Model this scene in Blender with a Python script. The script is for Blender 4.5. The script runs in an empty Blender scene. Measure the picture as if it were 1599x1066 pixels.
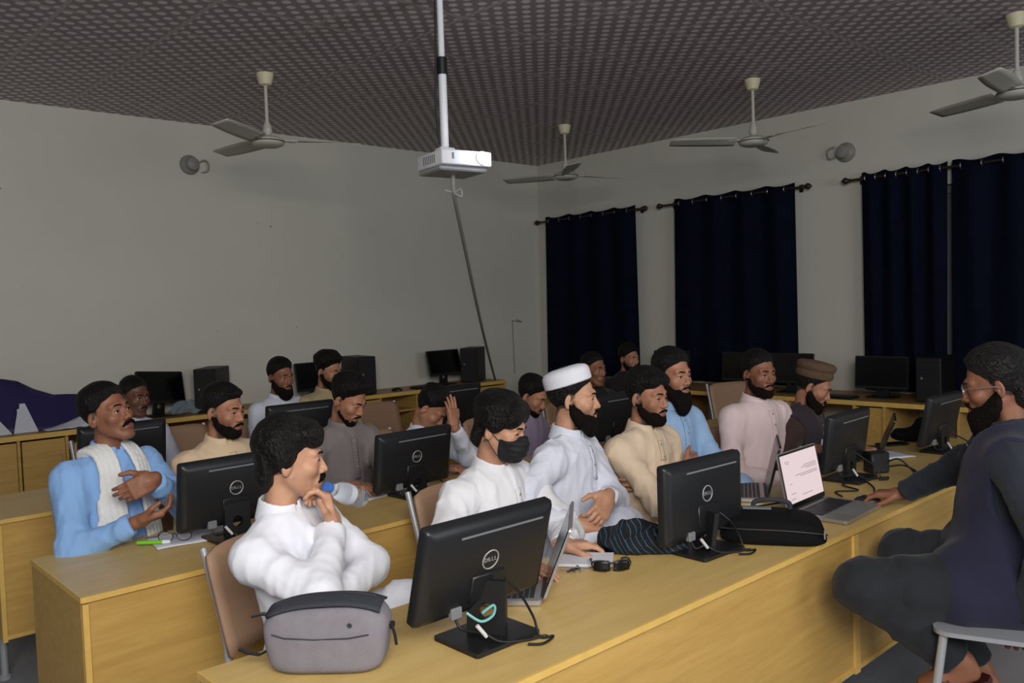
import bpy, bmesh, math, random
import numpy as np
from mathutils import Vector, Matrix, Euler
S = bpy.context.scene
C = S.collection
PI = math.pi
R = math.radians

# ------------------------------------------------------------------ camera, light, exposure
cam_data = bpy.data.cameras.new('camera')
cam = bpy.data.objects.new('camera', cam_data); C.objects.link(cam)
S.camera = cam
cam_data.sensor_fit = 'HORIZONTAL'; cam_data.sensor_width = 36.0
cam_data.lens = 36.0 * 1308.19 / 1599.0
cam_data.clip_start = 0.05; cam_data.clip_end = 60
YAW, PITCH, ROLL = R(42.818), R(2.473), R(1.920)
_F = Vector((math.sin(YAW)*math.cos(PITCH), math.cos(YAW)*math.cos(PITCH), -math.sin(PITCH)))
_Rt = Vector((math.cos(YAW), -math.sin(YAW), 0)); _D = _F.cross(_Rt)
_R2 = math.cos(ROLL)*_Rt + math.sin(ROLL)*_D
_D2 = -math.sin(ROLL)*_Rt + math.cos(ROLL)*_D
cam.matrix_world = Matrix(((_R2.x, -_D2.x, -_F.x, 0), (_R2.y, -_D2.y, -_F.y, 0), (_R2.z, -_D2.z, -_F.z, 1.6), (0, 0, 0, 1)))

S.view_settings.view_transform = 'Standard'; S.view_settings.look = 'None'
S.view_settings.gamma = 1.0; S.view_settings.use_curve_mapping = False
S.view_settings.exposure = 0.0
W = bpy.data.worlds.new('world'); S.world = W; W.use_nodes = True
W.node_tree.nodes['Background'].inputs[0].default_value = (0.85, 0.92, 1.0, 1)
W.node_tree.nodes['Background'].inputs[1].default_value = 0.105

def area(name, loc, target, sx, sy, power, col=(1, 1, 1)):
    l = bpy.data.lights.new(name, 'AREA'); l.shape = 'RECTANGLE'; l.size = sx; l.size_y = sy
    l.energy = power; l.color = col
    o = bpy.data.objects.new(name, l); C.objects.link(o); o.location = loc
    o.rotation_euler = (Vector(target)-Vector(loc)).to_track_quat('-Z', 'Y').to_euler()
    return o
# the bright projection screen on the front wall, behind the photographer
area('screen_light', (3.3, -3.2, 2.0), (3.4, 4.5, 1.2), 2.6, 1.8, 70, (0.93, 0.97, 1.0))
# added light up at front left, no lamp known there; brightens desks and shirts
area('added_front_light', (-0.45, -1.0, 2.75), (1.5, 3.6, 0.9), 2.2, 1.4, 172, (1.0, 0.98, 0.94))

# ------------------------------------------------------------------ materials
def newmat(name):
    m = bpy.data.materials.new(name); m.use_nodes = True
    return m, m.node_tree, m.node_tree.nodes['Principled BSDF']
def srgb(r, g, b):
    f = lambda v: (v/255/12.92) if v/255 <= .04045 else ((v/255+.055)/1.055)**2.4
    return (f(r), f(g), f(b), 1)
def mat(name, col, rough=0.6, metal=0.0, bump=0.0, bscale=60.0, var=0.0, vscale=6.0, stretch=None, spec=0.5, alpha=1, trans=0, emit=0, ior=1.45, sheen=0):
    m, t, p = newmat(name)
    p.inputs['Base Color'].default_value = col
    p.inputs['Roughness'].default_value = rough; p.inputs['Metallic'].default_value = metal
    p.inputs['Specular IOR Level'].default_value = spec
    p.inputs['Transmission Weight'].default_value = trans; p.inputs['IOR'].default_value = ior
    p.inputs['Sheen Weight'].default_value = sheen
    if emit:
        p.inputs['Emission Color'].default_value = col; p.inputs['Emission Strength'].default_value = emit
    N = t.nodes; L = t.links
    if var or bump:
        tc = N.new('ShaderNodeTexCoord'); mp = N.new('ShaderNodeMapping'); L.new(tc.outputs['Object'], mp.inputs['Vector'])
        if stretch: mp.inputs['Scale'].default_value = stretch
    if var:
        nz = N.new('ShaderNodeTexNoise'); nz.inputs['Scale'].default_value = vscale; nz.inputs['Detail'].default_value = 5
        L.new(mp.outputs[0], nz.inputs['Vector'])
        mr = N.new('ShaderNodeMapRange'); mr.inputs[1].default_value = .3; mr.inputs[2].default_value = .7
        mr.inputs[3].default_value = 1-var; mr.inputs[4].default_value = 1+var; L.new(nz.outputs['Fac'], mr.inputs[0])
        mx = N.new('ShaderNodeVectorMath'); mx.operation = 'SCALE'; mx.inputs[0].default_value = col[:3]
        L.new(mr.outputs[0], mx.inputs['Scale']); L.new(mx.outputs[0], p.inputs['Base Color'])
    if bump:
        nb = N.new('ShaderNodeTexNoise'); nb.inputs['Scale'].default_value = bscale; nb.inputs['Detail'].default_value = 4
        L.new(mp.outputs[0], nb.inputs['Vector'])
        b = N.new('ShaderNodeBump'); b.inputs['Strength'].default_value = bump; b.inputs['Distance'].default_value = .01
        L.new(nb.outputs['Fac'], b.inputs['Height']); L.new(b.outputs[0], p.inputs['Normal'])
    return m

def wood_mat(name, col, dark, rough=.42):
    m, t, p = newmat(name); N = t.nodes; L = t.links
    tc = N.new('ShaderNodeTexCoord'); mp = N.new('ShaderNodeMapping'); L.new(tc.outputs['Object'], mp.inputs['Vector'])
    mp.inputs['Scale'].default_value = (1.2, 9, 14)
    n = N.new('ShaderNodeTexNoise'); n.inputs['Scale'].default_value = 2.2; n.inputs['Detail'].default_value = 8; n.inputs['Roughness'].default_value = .65
    n.inputs['Distortion'].default_value = .6
    L.new(mp.outputs[0], n.inputs['Vector'])
    r = N.new('ShaderNodeValToRGB'); r.color_ramp.elements[0].position = .3; r.color_ramp.elements[0].color = dark
    r.color_ramp.elements[1].position = .68; r.color_ramp.elements[1].color = col
    L.new(n.outputs['Fac'], r.inputs[0]); L.new(r.outputs[0], p.inputs['Base Color'])
    p.inputs['Roughness'].default_value = rough
    n2 = N.new('ShaderNodeTexNoise'); n2.inputs['Scale'].default_value = 3; L.new(tc.outputs['Object'], n2.inputs['Vector'])
    mr = N.new('ShaderNodeMapRange'); mr.inputs[3].default_value = rough-.08; mr.inputs[4].default_value = rough+.12
    L.new(n2.outputs['Fac'], mr.inputs[0]); L.new(mr.outputs[0], p.inputs['Roughness'])
    return m

def ceiling_mat():
    m, t, p = newmat('ceiling_tiles'); N = t.nodes; L = t.links
    g = N.new('ShaderNodeNewGeometry'); s = N.new('ShaderNodeSeparateXYZ'); L.new(g.outputs['Position'], s.inputs[0])
    def mth(op, a, b=None):
        n = N.new('ShaderNodeMath'); n.operation = op
        for i, v in enumerate((a, b)):
            if v is None: continue
            if isinstance(v, (int, float)): n.inputs[i].default_value = v
            else: L.new(v, n.inputs[i])
        return n.outputs[0]
    u = mth('DIVIDE', mth('ADD', s.outputs[0], s.outputs[1]), .113)
    v = mth('DIVIDE', mth('SUBTRACT', s.outputs[0], s.outputs[1]), .113)
    du = mth('SUBTRACT', mth('FRACT', mth('ADD', u, 100)), .5); dv = mth('SUBTRACT', mth('FRACT', mth('ADD', v, 100)), .5)
    r = mth('SQRT', mth('ADD', mth('MULTIPLY', du, du), mth('MULTIPLY', dv, dv)))
    mr = N.new('ShaderNodeMapRange'); mr.interpolation_type = 'SMOOTHSTEP'
    mr.inputs[1].default_value = .24; mr.inputs[2].default_value = .38; mr.inputs[3].default_value = 1; mr.inputs[4].default_value = 0
    L.new(r, mr.inputs[0])
    def seam(o, off):
        f = mth('FRACT', mth('ADD', mth('DIVIDE', mth('SUBTRACT', o, off), .6), 100.5))
        return mth('LESS_THAN', mth('ABSOLUTE', mth('SUBTRACT', f, .5)), .021)
    sm = mth('MAXIMUM', seam(s.outputs[0], 1.37), seam(s.outputs[1], 4.94))
    m1 = N.new('ShaderNodeMix'); m1.data_type = 'RGBA'; m1.inputs[6].default_value = srgb(152, 141, 145); m1.inputs[7].default_value = srgb(226, 218, 222)
    L.new(mr.outputs[0], m1.inputs[0])
    m2 = N.new('ShaderNodeMix'); m2.data_type = 'RGBA'; L.new(m1.outputs[2], m2.inputs[6]); m2.inputs[7].default_value = srgb(184, 176, 178)
    L.new(sm, m2.inputs[0]); L.new(m2.outputs[2], p.inputs['Base Color'])
    p.inputs['Roughness'].default_value = .6
    return m

def cloth_mat(name, col, rough=.85, bump=.25):
    m = mat(name, col, rough, bump=.5, bscale=13, var=.04, vscale=9, spec=.2, sheen=.1, stretch=(1.3, 1.3, .6))
    for n in m.node_tree.nodes:
        if n.bl_idname == 'ShaderNodeTexNoise' and n.inputs['Scale'].default_value == 13:
            n.noise_type = 'RIDGED_MULTIFRACTAL'; n.inputs['Scale'].default_value = 6.5; n.inputs['Detail'].default_value = 2.5; n.inputs['Distortion'].default_value = .8
        if n.bl_idname == 'ShaderNodeBump': n.inputs['Distance'].default_value = .008; n.inputs['Strength'].default_value = .5
    return m

M = dict(
 wall=mat('wall_paint', srgb(208, 206, 196), .8, bump=.06, bscale=35, var=.03, vscale=1.2),
 ceil=ceiling_mat(),
 floor=mat('floor_concrete', srgb(132, 134, 140), .6, var=.12, vscale=3, bump=.05),
 wood=wood_mat('yellow_laminate', srgb(202, 164, 92), srgb(184, 144, 75)),
 top=wood_mat('laminate_painted_haze', srgb(212, 182, 116), srgb(198, 166, 100), .36),  # the yellow laminate made paler and greyer, reflected haze painted into its colour
 edge=mat('edge_band', srgb(220, 180, 98), .4, var=.06, vscale=20),
 shelfwood=wood_mat('brown_shelf', srgb(170, 132, 84), srgb(142, 108, 66)),
 chairtan=mat('tan_board', srgb(160, 128, 103), .55, var=.05, vscale=5),
 grey=mat('grey_metal', srgb(170, 172, 176), .38, .35),
 steel=mat('steel', srgb(190, 190, 190), .3, .9),
 black=mat('black_plastic', srgb(26, 26, 28), .42, bump=.03, bscale=300),
 casing=mat('monitor_casing', srgb(30, 31, 34), .38, bump=.04, bscale=400),
 gloss=mat('dark_screen', srgb(7, 7, 9), .22),
 tower=mat('tower_case', srgb(18, 18, 20), .5),
 logo=mat('logo_grey', srgb(172, 172, 172), .4, .3),
 vent=mat('vent_grey', srgb(120, 122, 126), .5),
 white=mat('white_plastic', srgb(225, 226, 232), .45),
 ivory=mat('ivory_plastic', srgb(214, 208, 176), .5),
 fan=mat('fan_paint', srgb(188, 186, 176), .45),
 lens=mat('projector_lens', (0.9, 0.95, 1.0, 1), .2, emit=14),
 cable=mat('cable_black', srgb(20, 20, 22), .5),
 cablegrey=mat('cable_grey', srgb(150, 148, 146), .6),
 cablewhite=mat('cable_white', srgb(205, 205, 205), .5),
 teal=mat('cable_teal', srgb(120, 180, 178), .5),
 vga=mat('plug_blue', srgb(60, 66, 140), .5),
 paper=mat('paper', srgb(216, 217, 226), .8, var=.02),
 papershade=mat('paper_line', srgb(150, 152, 170), .8),
 red=mat('red_mark', srgb(150, 50, 62), .7),
 curtain=mat('navy_curtain', srgb(13, 18, 35), .9, bump=.2, bscale=40, var=.12, spec=.08),
 rod=mat('rod_bronze', srgb(60, 46, 42), .4, .5),
 ring=mat('eyelet', srgb(150, 150, 155), .3, .8),
 bag=mat('bag_grey', srgb(126, 122, 130), .85, bump=.3, bscale=520, var=.06, vscale=30),
 bagdark=mat('bag_dark', srgb(52, 54, 62), .8, bump=.3, bscale=200),
 lapbag=mat('nylon_black', srgb(15, 15, 17), .85, spec=.2, bump=.3, bscale=240),
 silver=mat('laptop_silver', srgb(168, 166, 164), .35, .6),
 keys=mat('key_dark', srgb(40, 40, 44), .5),
 green=mat('green_pen', srgb(120, 196, 44), .5),
 glassclear=mat('clear_plastic', (0.95, 0.97, 1, 1), .06, trans=.92, ior=1.25),
 bluelabel=mat('blue_label', srgb(70, 112, 190), .5),
 navyflex=mat('banner_navy', srgb(40, 34, 84), .5, var=.1, vscale=4),
 wetpaper=mat('banner_white', srgb(200, 204, 214), .6),
 plasticfilm=mat('plastic_film', srgb(170, 186, 196), .15, trans=.55, ior=1.1),
 lamp=mat('lamp_grey', srgb(142, 141, 134), .45),
 teawood=mat('brown_mark', srgb(96, 84, 70), .8),
)

# ------------------------------------------------------------------ mesh helpers
def bm_new(): return bmesh.new()
def box(bm, c, s, bev=0.0, rot=None, seg=1):
    g = bmesh.ops.create_cube(bm, size=1.0)
    vs = g['verts']
    bmesh.ops.scale(bm, vec=s, verts=vs)
    if bev:
        es = list({e for v in vs for e in v.link_edges})
        rr = bmesh.ops.bevel(bm, geom=es, offset=bev, segments=seg, affect='EDGES', profile=.5)
        vs = list({v for f in rr['faces'] for v in f.verts} | {v for v in vs if v.is_valid})
    m = Matrix.Translation(c)
    if rot is not None: m = m @ (rot if isinstance(rot, Matrix) else Euler(rot).to_matrix().to_4x4())
    bmesh.ops.transform(bm, matrix=m, verts=vs)
    return vs
def tube(bm, pts, r, n=10, cap=True):
    pts = [Vector(p) for p in pts]; rings = []
    rs = r if isinstance(r, (list, tuple)) else [r]*len(pts)
    prev = None
    for i, p in enumerate(pts):
        d = (pts[min(i+1, len(pts)-1)] - pts[max(i-1, 0)]).normalized()
        if prev is None:
            a = Vector((0, 0, 1)) if abs(d.z) < .9 else Vector((1, 0, 0))
            u = d.cross(a).normalized()
        else:
            u = (prev - d*prev.dot(d)).normalized()
        prev = u; v = d.cross(u)
        rings.append([bm.verts.new(p + (u*math.cos(2*PI*k/n) + v*math.sin(2*PI*k/n))*rs[i]) for k in range(n)])
    for a, b in zip(rings, rings[1:]):
        for k in range(n): bm.faces.new((a[k], a[(k+1) % n], b[(k+1) % n], b[k]))
    if cap:
        bm.faces.new(rings[0][::-1]); bm.faces.new(rings[-1])
def spline(pts, n=8):
    P = [Vector(p) for p in pts]; out = []
    for i in range(len(P)-1):
        p0 = P[max(i-1, 0)]; p1 = P[i]; p2 = P[i+1]; p3 = P[min(i+2, len(P)-1)]
        for k in range(n):
            t = k/n
            out.append(.5*((2*p1)+(p2-p0)*t+(2*p0-5*p1+4*p2-p3)*t*t+(3*p1-p0-3*p2+p3)*t**3))
    out.append(P[-1]); return out
def lathe(bm, prof, n=24, mat4=None, sy=1.0):
    rings = []
    for r, z in prof:
        rings.append([bm.verts.new((max(r, 1e-5)*math.cos(2*PI*k/n), sy*max(r, 1e-5)*math.sin(2*PI*k/n), z)) for k in range(n)])
    for a, b in zip(rings, rings[1:]):
        for k in range(n): bm.faces.new((a[k], a[(k+1) % n], b[(k+1) % n], b[k]))
    bm.faces.new(rings[0][::-1]); bm.faces.new(rings[-1])
    vs = [v for r in rings for v in r]
    if mat4 is not None: bmesh.ops.transform(bm, matrix=mat4, verts=vs)
def prism(bm, poly, h, mat4=None):
    a = [bm.verts.new((x, y, 0)) for x, y in poly]; b = [bm.verts.new((x, y, h)) for x, y in poly]
    n = len(poly)
    bm.faces.new(a[::-1]); bm.faces.new(b)
    for k in range(n): bm.faces.new((a[k], a[(k+1) % n], b[(k+1) % n], b[k]))
    if mat4 is not None: bmesh.ops.transform(bm, matrix=mat4, verts=a+b)
def rrect(w, h, r, n=5):
    out = []
    for cx, cy, a0 in ((w/2-r, h/2-r, 0), (-w/2+r, h/2-r, 90), (-w/2+r, -h/2+r, 180), (w/2-r, -h/2+r, 270)):
        for k in range(n+1):
            a = R(a0+90*k/n); out.append((cx+r*math.cos(a), cy+r*math.sin(a)))
    return out
def sheet(bm, rows, th):
    """a curved sheet through a grid of points, with real thickness"""
    G = [[Vector(p) for p in r] for r in rows]; nr = len(G); nc = len(G[0])
    def nrm(i, j):
        a = G[min(i+1, nr-1)][j]-G[max(i-1, 0)][j]; b = G[i][min(j+1, nc-1)]-G[i][max(j-1, 0)]
        return a.cross(b).normalized()
    A = [[bm.verts.new(G[i][j]+nrm(i, j)*th/2) for j in range(nc)] for i in range(nr)]
    B = [[bm.verts.new(G[i][j]-nrm(i, j)*th/2) for j in range(nc)] for i in range(nr)]
    for i in range(nr-1):
        for j in range(nc-1):
            bm.faces.new((A[i][j], A[i+1][j], A[i+1][j+1], A[i][j+1])); bm.faces.new((B[i][j], B[i][j+1], B[i+1][j+1], B[i+1][j]))
    for i in range(nr-1):
        for j in (0, nc-1): bm.faces.new((A[i][j], A[i+1][j], B[i+1][j], B[i][j]))
    for j in range(nc-1):
        for i in (0, nr-1): bm.faces.new((A[i][j], A[i][j+1], B[i][j+1], B[i][j]))
def obj(name, bm, material, parent=None, smooth=False):
    bmesh.ops.recalc_face_normals(bm, faces=bm.faces[:])
    me = bpy.data.meshes.new(name); bm.to_mesh(me); bm.free()
    for m in (material if isinstance(material, (list, tuple)) else [material]): me.materials.append(m)
    o = bpy.data.objects.new(name, me); C.objects.link(o)
    if parent: o.parent = parent
    if smooth:
        me.polygons.foreach_set('use_smooth', [True]*len(me.polygons))
        if smooth != 'all': me.set_sharp_from_angle(angle=R(40))
    return o
def tag(o, label=None, cat=None, group=None, kind=None):
    if label: o['label'] = label
    if cat: o['category'] = cat
    if group: o['group'] = group
    if kind: o['kind'] = kind
    return o
def thing(name, label, cat, loc=(0, 0, 0), rotz=0, group=None):
    o = bpy.data.objects.new(name, None); C.objects.link(o); o.empty_display_size = .1
    o.location = loc; o.rotation_euler = (0, 0, rotz)
    return tag(o, label, cat, group)
def struct(name, bm, m): return tag(obj(name, bm, m), kind='structure')
def dup(root, loc, rotz, label=None, group=None):
    def rec(o, par):
        c = o.copy(); C.objects.link(c)
        if par: c.parent = par
        for ch in list(o.children): rec(ch, c)
        return c
    r = rec(root, None); r.location = loc; r.rotation_euler = (0, 0, rotz)
    if label: r['label'] = label
    if group: r['group'] = group
    return r
def text_bm(s, size, depth):
    cu = bpy.data.curves.new('t', 'FONT'); cu.body = s; cu.size = size; cu.extrude = depth; cu.align_x = 'CENTER'; cu.align_y = 'CENTER'
    o = bpy.data.objects.new('t', cu); C.objects.link(o)
    bpy.context.view_layer.update()
    me = bpy.data.meshes.new_from_object(o.evaluated_get(bpy.context.evaluated_depsgraph_get()))
    bm = bmesh.new(); bm.from_mesh(me)
    bpy.data.objects.remove(o); bpy.data.curves.remove(cu); bpy.data.meshes.remove(me)
    return bm
def merge(bm, bm2, m4):
    me = bpy.data.meshes.new('tmp'); bmesh.ops.transform(bm2, matrix=m4, verts=bm2.verts[:]); bm2.to_mesh(me); bm2.free()
    bm.from_mesh(me); bpy.data.meshes.remove(me)

# ------------------------------------------------------------------ the room
ZC = 3.26; YB = 7.2; XR = 7.17
bm = bm_new(); box(bm, (2.6, 2.4, -.05), (9.6, 10.0, .1)); struct('floor', bm, M['floor'])
bm = bm_new(); box(bm, (2.6, 2.4, ZC+.05), (9.6, 10.0, .1)); struct('ceiling', bm, M['ceil'])
bm = bm_new(); box(bm, (2.6, YB+.1, ZC/2), (9.6, .2, ZC)); struct('wall_back', bm, M['wall'])
# right wall with three window openings behind the curtains
wins = [(5.72, 6.98), (3.9, 5.1), (1.3, 3.1)]
bm = bm_new()
edges = [-2.6]
for a, b in sorted(wins): edges += [a, b]
edges.append(YB)
for i in range(0, len(edges), 2):
    a, b = edges[i], edges[i+1]; box(bm, (XR+.1, (a+b)/2, ZC/2), (.2, b-a, ZC))
for a, b in wins:
    box(bm, (XR+.1, (a+b)/2, .5), (.2, b-a, 1.0)); box(bm, (XR+.1, (a+b)/2, (2.45+ZC)/2), (.2, b-a, ZC-2.45))
bmesh.ops.remove_doubles(bm, verts=bm.verts[:], dist=1e-5)
struct('wall_right', bm, M['wall'])
for i, (a, b) in enumerate(wins):
    bm = bm_new()
    box(bm, (XR+.15, (a+b)/2, 1.725), (.04, b-a, 1.45))
    for y in (a+.03, (a+b)/2, b-.03): box(bm, (XR+.11, y, 1.725), (.05, .06, 1.45))
    for z in (1.03, 2.42): box(bm, (XR+.11, (a+b)/2, z), (.05, b-a, .06))
    struct('window_%d' % (i+1), bm, M['grey'])
# ------------------------------------------------------------------ desks
def make_desk(label, x0, x1, yf, group):
    w = x1-x0; d = .6
    t = thing('computer_desk', label, 'desk', (x0, yf, 0), 0, group)
    bm = bm_new(); box(bm, (w/2, d/2, .74), (w, d, .02), .002); obj('tabletop', bm, M['top'], t)
    bm = bm_new(); box(bm, (w/2, -.002, .741), (w, .006, .018)); box(bm, (-.001, d/2, .741), (.005, d, .018)); obj('edge_band', bm, M['edge'], t)
    bm = bm_new(); box(bm, (w/2, .016, .480), (w-.036, .018, .50)); obj('front_panel', bm, M['wood'], t)
    bm = bm_new()
    box(bm, (w/2, .005, .232), (w-.03, .012, .018)); box(bm, (.009, .004, .47), (.018, .012, .512)); box(bm, (w-.009, .004, .47), (.018, .012, .512))
    obj('panel_edging', bm, M['edge'], t)
    for x in (.009, w-.009):
        bm = bm_new(); box(bm, (x, d/2+.006, .473), (.018, d-.02, .506), .001); obj('side_panel', bm, M['wood'], t)
    for x in (.03, w-.03):
        for y in (.16, d-.1):
            bm = bm_new(); tube(bm, [(x, y, .012), (x, y, .23)], .016, 10); lathe(bm, [(.026, 0), (.026, .012), (.016, .02)], 14, Matrix.Translation((x, y, 0)))
            obj('foot', bm, M['grey'], t, True)
    return t
G = 'yellow computer desks'
make_desk('yellow laminate desk in the front row holding the grey pouch and the nearest monitor', .77, 2.945, 1.375, G)
make_desk('yellow laminate desk in the front row under the open glowing laptop, beside the seated presenter', 2.945, 5.12, 1.375, G)
make_desk('yellow laminate desk in the middle row with papers and eyeglasses on its left end', .735, 2.91, 2.77, G)
make_desk('yellow laminate desk in the middle row hidden behind the four bearded men', 2.91, 5.085, 2.77, G)
make_desk('yellow laminate desk in the rear row behind the man in light blue', .78, 2.955, 4.14, G)
make_desk('yellow laminate desk in the rear row, right part behind the masked man', 2.955, 5.13, 4.14, G)

# ------------------------------------------------------------------ wall counters
def cab(parent, x0, x1, z0, z1, y0, door):
    pass
ct = thing('wall_counter', 'long wooden counter with cabinet doors along the white back wall', 'counter', (0, YB, 0))
ZT = .79; DC = .46; X0, X1 = -1.2, 6.14
bm = bm_new(); box(bm, ((X0+X1)/2, -DC/2, ZT-.0175), (X1-X0, DC, .035), .002); obj('countertop', bm, M['shelfwood'], ct)
bm = bm_new(); box(bm, ((X0+X1)/2, -.012, .4), (X1-X0-.02, .014, .7)); obj('back_panel', bm, M['shelfwood'], ct)
bm = bm_new(); box(bm, ((X0+X1)/2, -DC/2, .05), (X1-X0-.02, DC-.06, .1)); obj('plinth', bm, M['shelfwood'], ct)
divs = [-1.19, -.6, .1, .72, 1.08, 1.44, 1.755, 2.35, 2.95, 3.6, 4.25, 4.52, 4.95, 5.45, 5.74, 6.13]
for x in divs:
    bm = bm_new(); box(bm, (x, -DC/2+.005, .43), (.02, DC-.03, .66)); obj('partition', bm, M['wood'], ct)
doors = {0, 1, 2, 3, 4, 5, 10, 14}
for i in range(len(divs)-1):
    a, b = divs[i], divs[i+1]
    if i in doors:
        bm = bm_new(); box(bm, ((a+b)/2, -DC+.012, .425), (b-a-.034, .018, .63), .002); dd = obj('cabinet_door', bm, M['wood'], ct)
        bm = bm_new(); hx = b-.05 if i % 2 else a+.05; tube(bm, [(hx, -DC+.004, .62), (hx, -DC-.012, .62), (hx, -DC-.012, .54), (hx, -DC+.004, .54)], .005, 8); obj('door_handle', bm, M['grey'], dd, True)
    else:
        bm = bm_new(); box(bm, ((a+b)/2, -DC/2, .60 if i % 2 else .66), (b-a-.022, DC-.06, .018)); obj('shelf', bm, M['wood'], ct)
bm = bm_new(); box(bm, ((X0+X1)/2, -DC-.002, ZT-.0175), (X1-X0, .006, .036)); obj('edge_band', bm, M['edge'], ct)

ct = thing('wall_counter', 'open-fronted wooden counter under the navy curtains on the right wall', 'counter', (XR, 0, 0))
Y0, Y1 = .2, 6.66; DR = .66; ZR = .75
bm = bm_new(); box(bm, (-DR/2-.005, (Y0+Y1)/2, ZR-.0175), (DR, Y1-Y0, .035), .002); obj('countertop', bm, M['shelfwood'], ct)
bm = bm_new(); box(bm, (-DR-.007, (Y0+Y1)/2, ZR-.0175), (.006, Y1-Y0, .036)); obj('edge_band', bm, M['edge'], ct)
for y in (.21, .75, 1.3, 2.26, 2.80, 3.04, 3.62, 4.25, 4.85, 5.45, 6.05, 6.65):
    bm = bm_new(); box(bm, (-DR/2-.01, y, .36), (DR-.02, .02, .71)); obj('partition', bm, M['wood'], ct)
for a, b in ((.21, .75), (.75, 1.3), (1.3, 2.26), (2.26, 2.8), (3.04, 3.62), (3.62, 4.25), (4.25, 4.85), (4.85, 5.45), (5.45, 6.05), (6.05, 6.65)):
    bm = bm_new(); box(bm, (-DR/2-.02, (a+b)/2, .16), (DR-.08, b-a-.022, .018)); obj('shelf', bm, M['shelfwood'], ct)
bm = bm_new(); box(bm, (-DR+.02, 2.92, .37), (.018, .22, .66)); obj('front_panel', bm, M['wood'], ct)

# ------------------------------------------------------------------ curtains on rods
def curtain_rod(y0, y1, label, brackets):
    t = thing('curtain_rod', label, 'curtain rod', (XR-.1, 0, 2.57), 0, 'curtain rods over the windows')
    bm = bm_new(); tube(bm, [(0, y0, 0), (0, y1, 0)], .011, 12); obj('rod', bm, M['rod'], t, True)
    for y, s in ((y0, -1), (y1, 1)):
        bm = bm_new(); lathe(bm, [(.011, 0), (.02, .006), (.012, .014), (.026, .03), (.03, .045), (.022, .062), (.008, .075), (.002, .085)], 16, Matrix.Translation((0, y, 0)) @ Euler((-s*PI/2, 0, 0)).to_matrix().to_4x4())
        obj('finial', bm, M['rod'], t, True)
    for y in brackets:
        bm = bm_new(); box(bm, (.05, y, 0), (.1, .014, .014)); box(bm, (.096, y, 0), (.008, .04, .07), .003); obj('bracket', bm, M['rod'], t)
def curtain(y0, y1, zb, label, seed, taper=0.0):
    rnd = random.Random(seed); t = thing('curtain', label, 'curtain', (XR-.1, 0, 0), 0, 'navy blackout curtains')
    n = int((y1-y0)/.011); nf = max(4, round((y1-y0)/.30)); zt = 2.612
    ph = [rnd.uniform(-.3, .3) for _ in range(4)]
    rows = []
    for i in range(16):
        s = i/15; z = zt+(zb-zt)*s; row = []
        for j in range(n+1):
            u = j/n; a = .034*(1-.45*s)+.006*math.sin(5*u+ph[0])
            x = a*math.cos(2*PI*nf*u+.5*s*math.sin(7*u+ph[1]))+.008*s*math.sin(2*PI*nf*u*2.0+ph[2])-.004
            zz = z+(.014*math.cos(2*PI*nf*u+.6) if i == 0 else 0)
            row.append((x, y0+(y1-y0)*u+taper*s*(u-.5)+.006*s*math.sin(9*u+ph[3]), zz))
        rows.append(row)
    bm = bm_new(); sheet(bm, rows, .004); obj('cloth', bm, M['curtain'], t, 'all')
    for k in range(nf*2):
        y = y0+(y1-y0)*(k+.5)/(nf*2)
        bm = bm_new(); g = []
        mat4 = Matrix.Translation((0, y, 2.57)) @ Euler((PI/2, 0, 0)).to_matrix().to_4x4()
        tube(bm, [(math.cos(a)*.022, math.sin(a)*.022, 0) for a in [2*PI*q/14 for q in range(15)]], .005, 6, False)
        bmesh.ops.transform(bm, matrix=mat4, verts=bm.verts[:]); obj('eyelet', bm, M['ring'], t, True)
curtain_rod(5.55, 7.08, 'bronze curtain rod nearest the room corner', (5.62, 6.99))
curtain_rod(3.73, 5.28, 'bronze curtain rod over the middle window', (3.8, 5.2))
curtain_rod(.9, 3.30, 'bronze curtain rod at the right edge, above two panels', (3.24, 2.5, 1.0))
curtain(5.66, 7.0, .78, 'navy curtain nearest the white corner, alone on its rod', 1, .04)
curtain(3.83, 5.15, .78, 'navy curtain on the middle window between two bare wall strips', 2, .03)
curtain(2.525, 3.21, .78, 'narrow navy curtain panel behind a dark monitor, left of the slit of light', 3, -.03)
curtain(1.0, 2.49, .78, 'navy curtain panel behind the presenter, right of the slit of light', 4)

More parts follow.
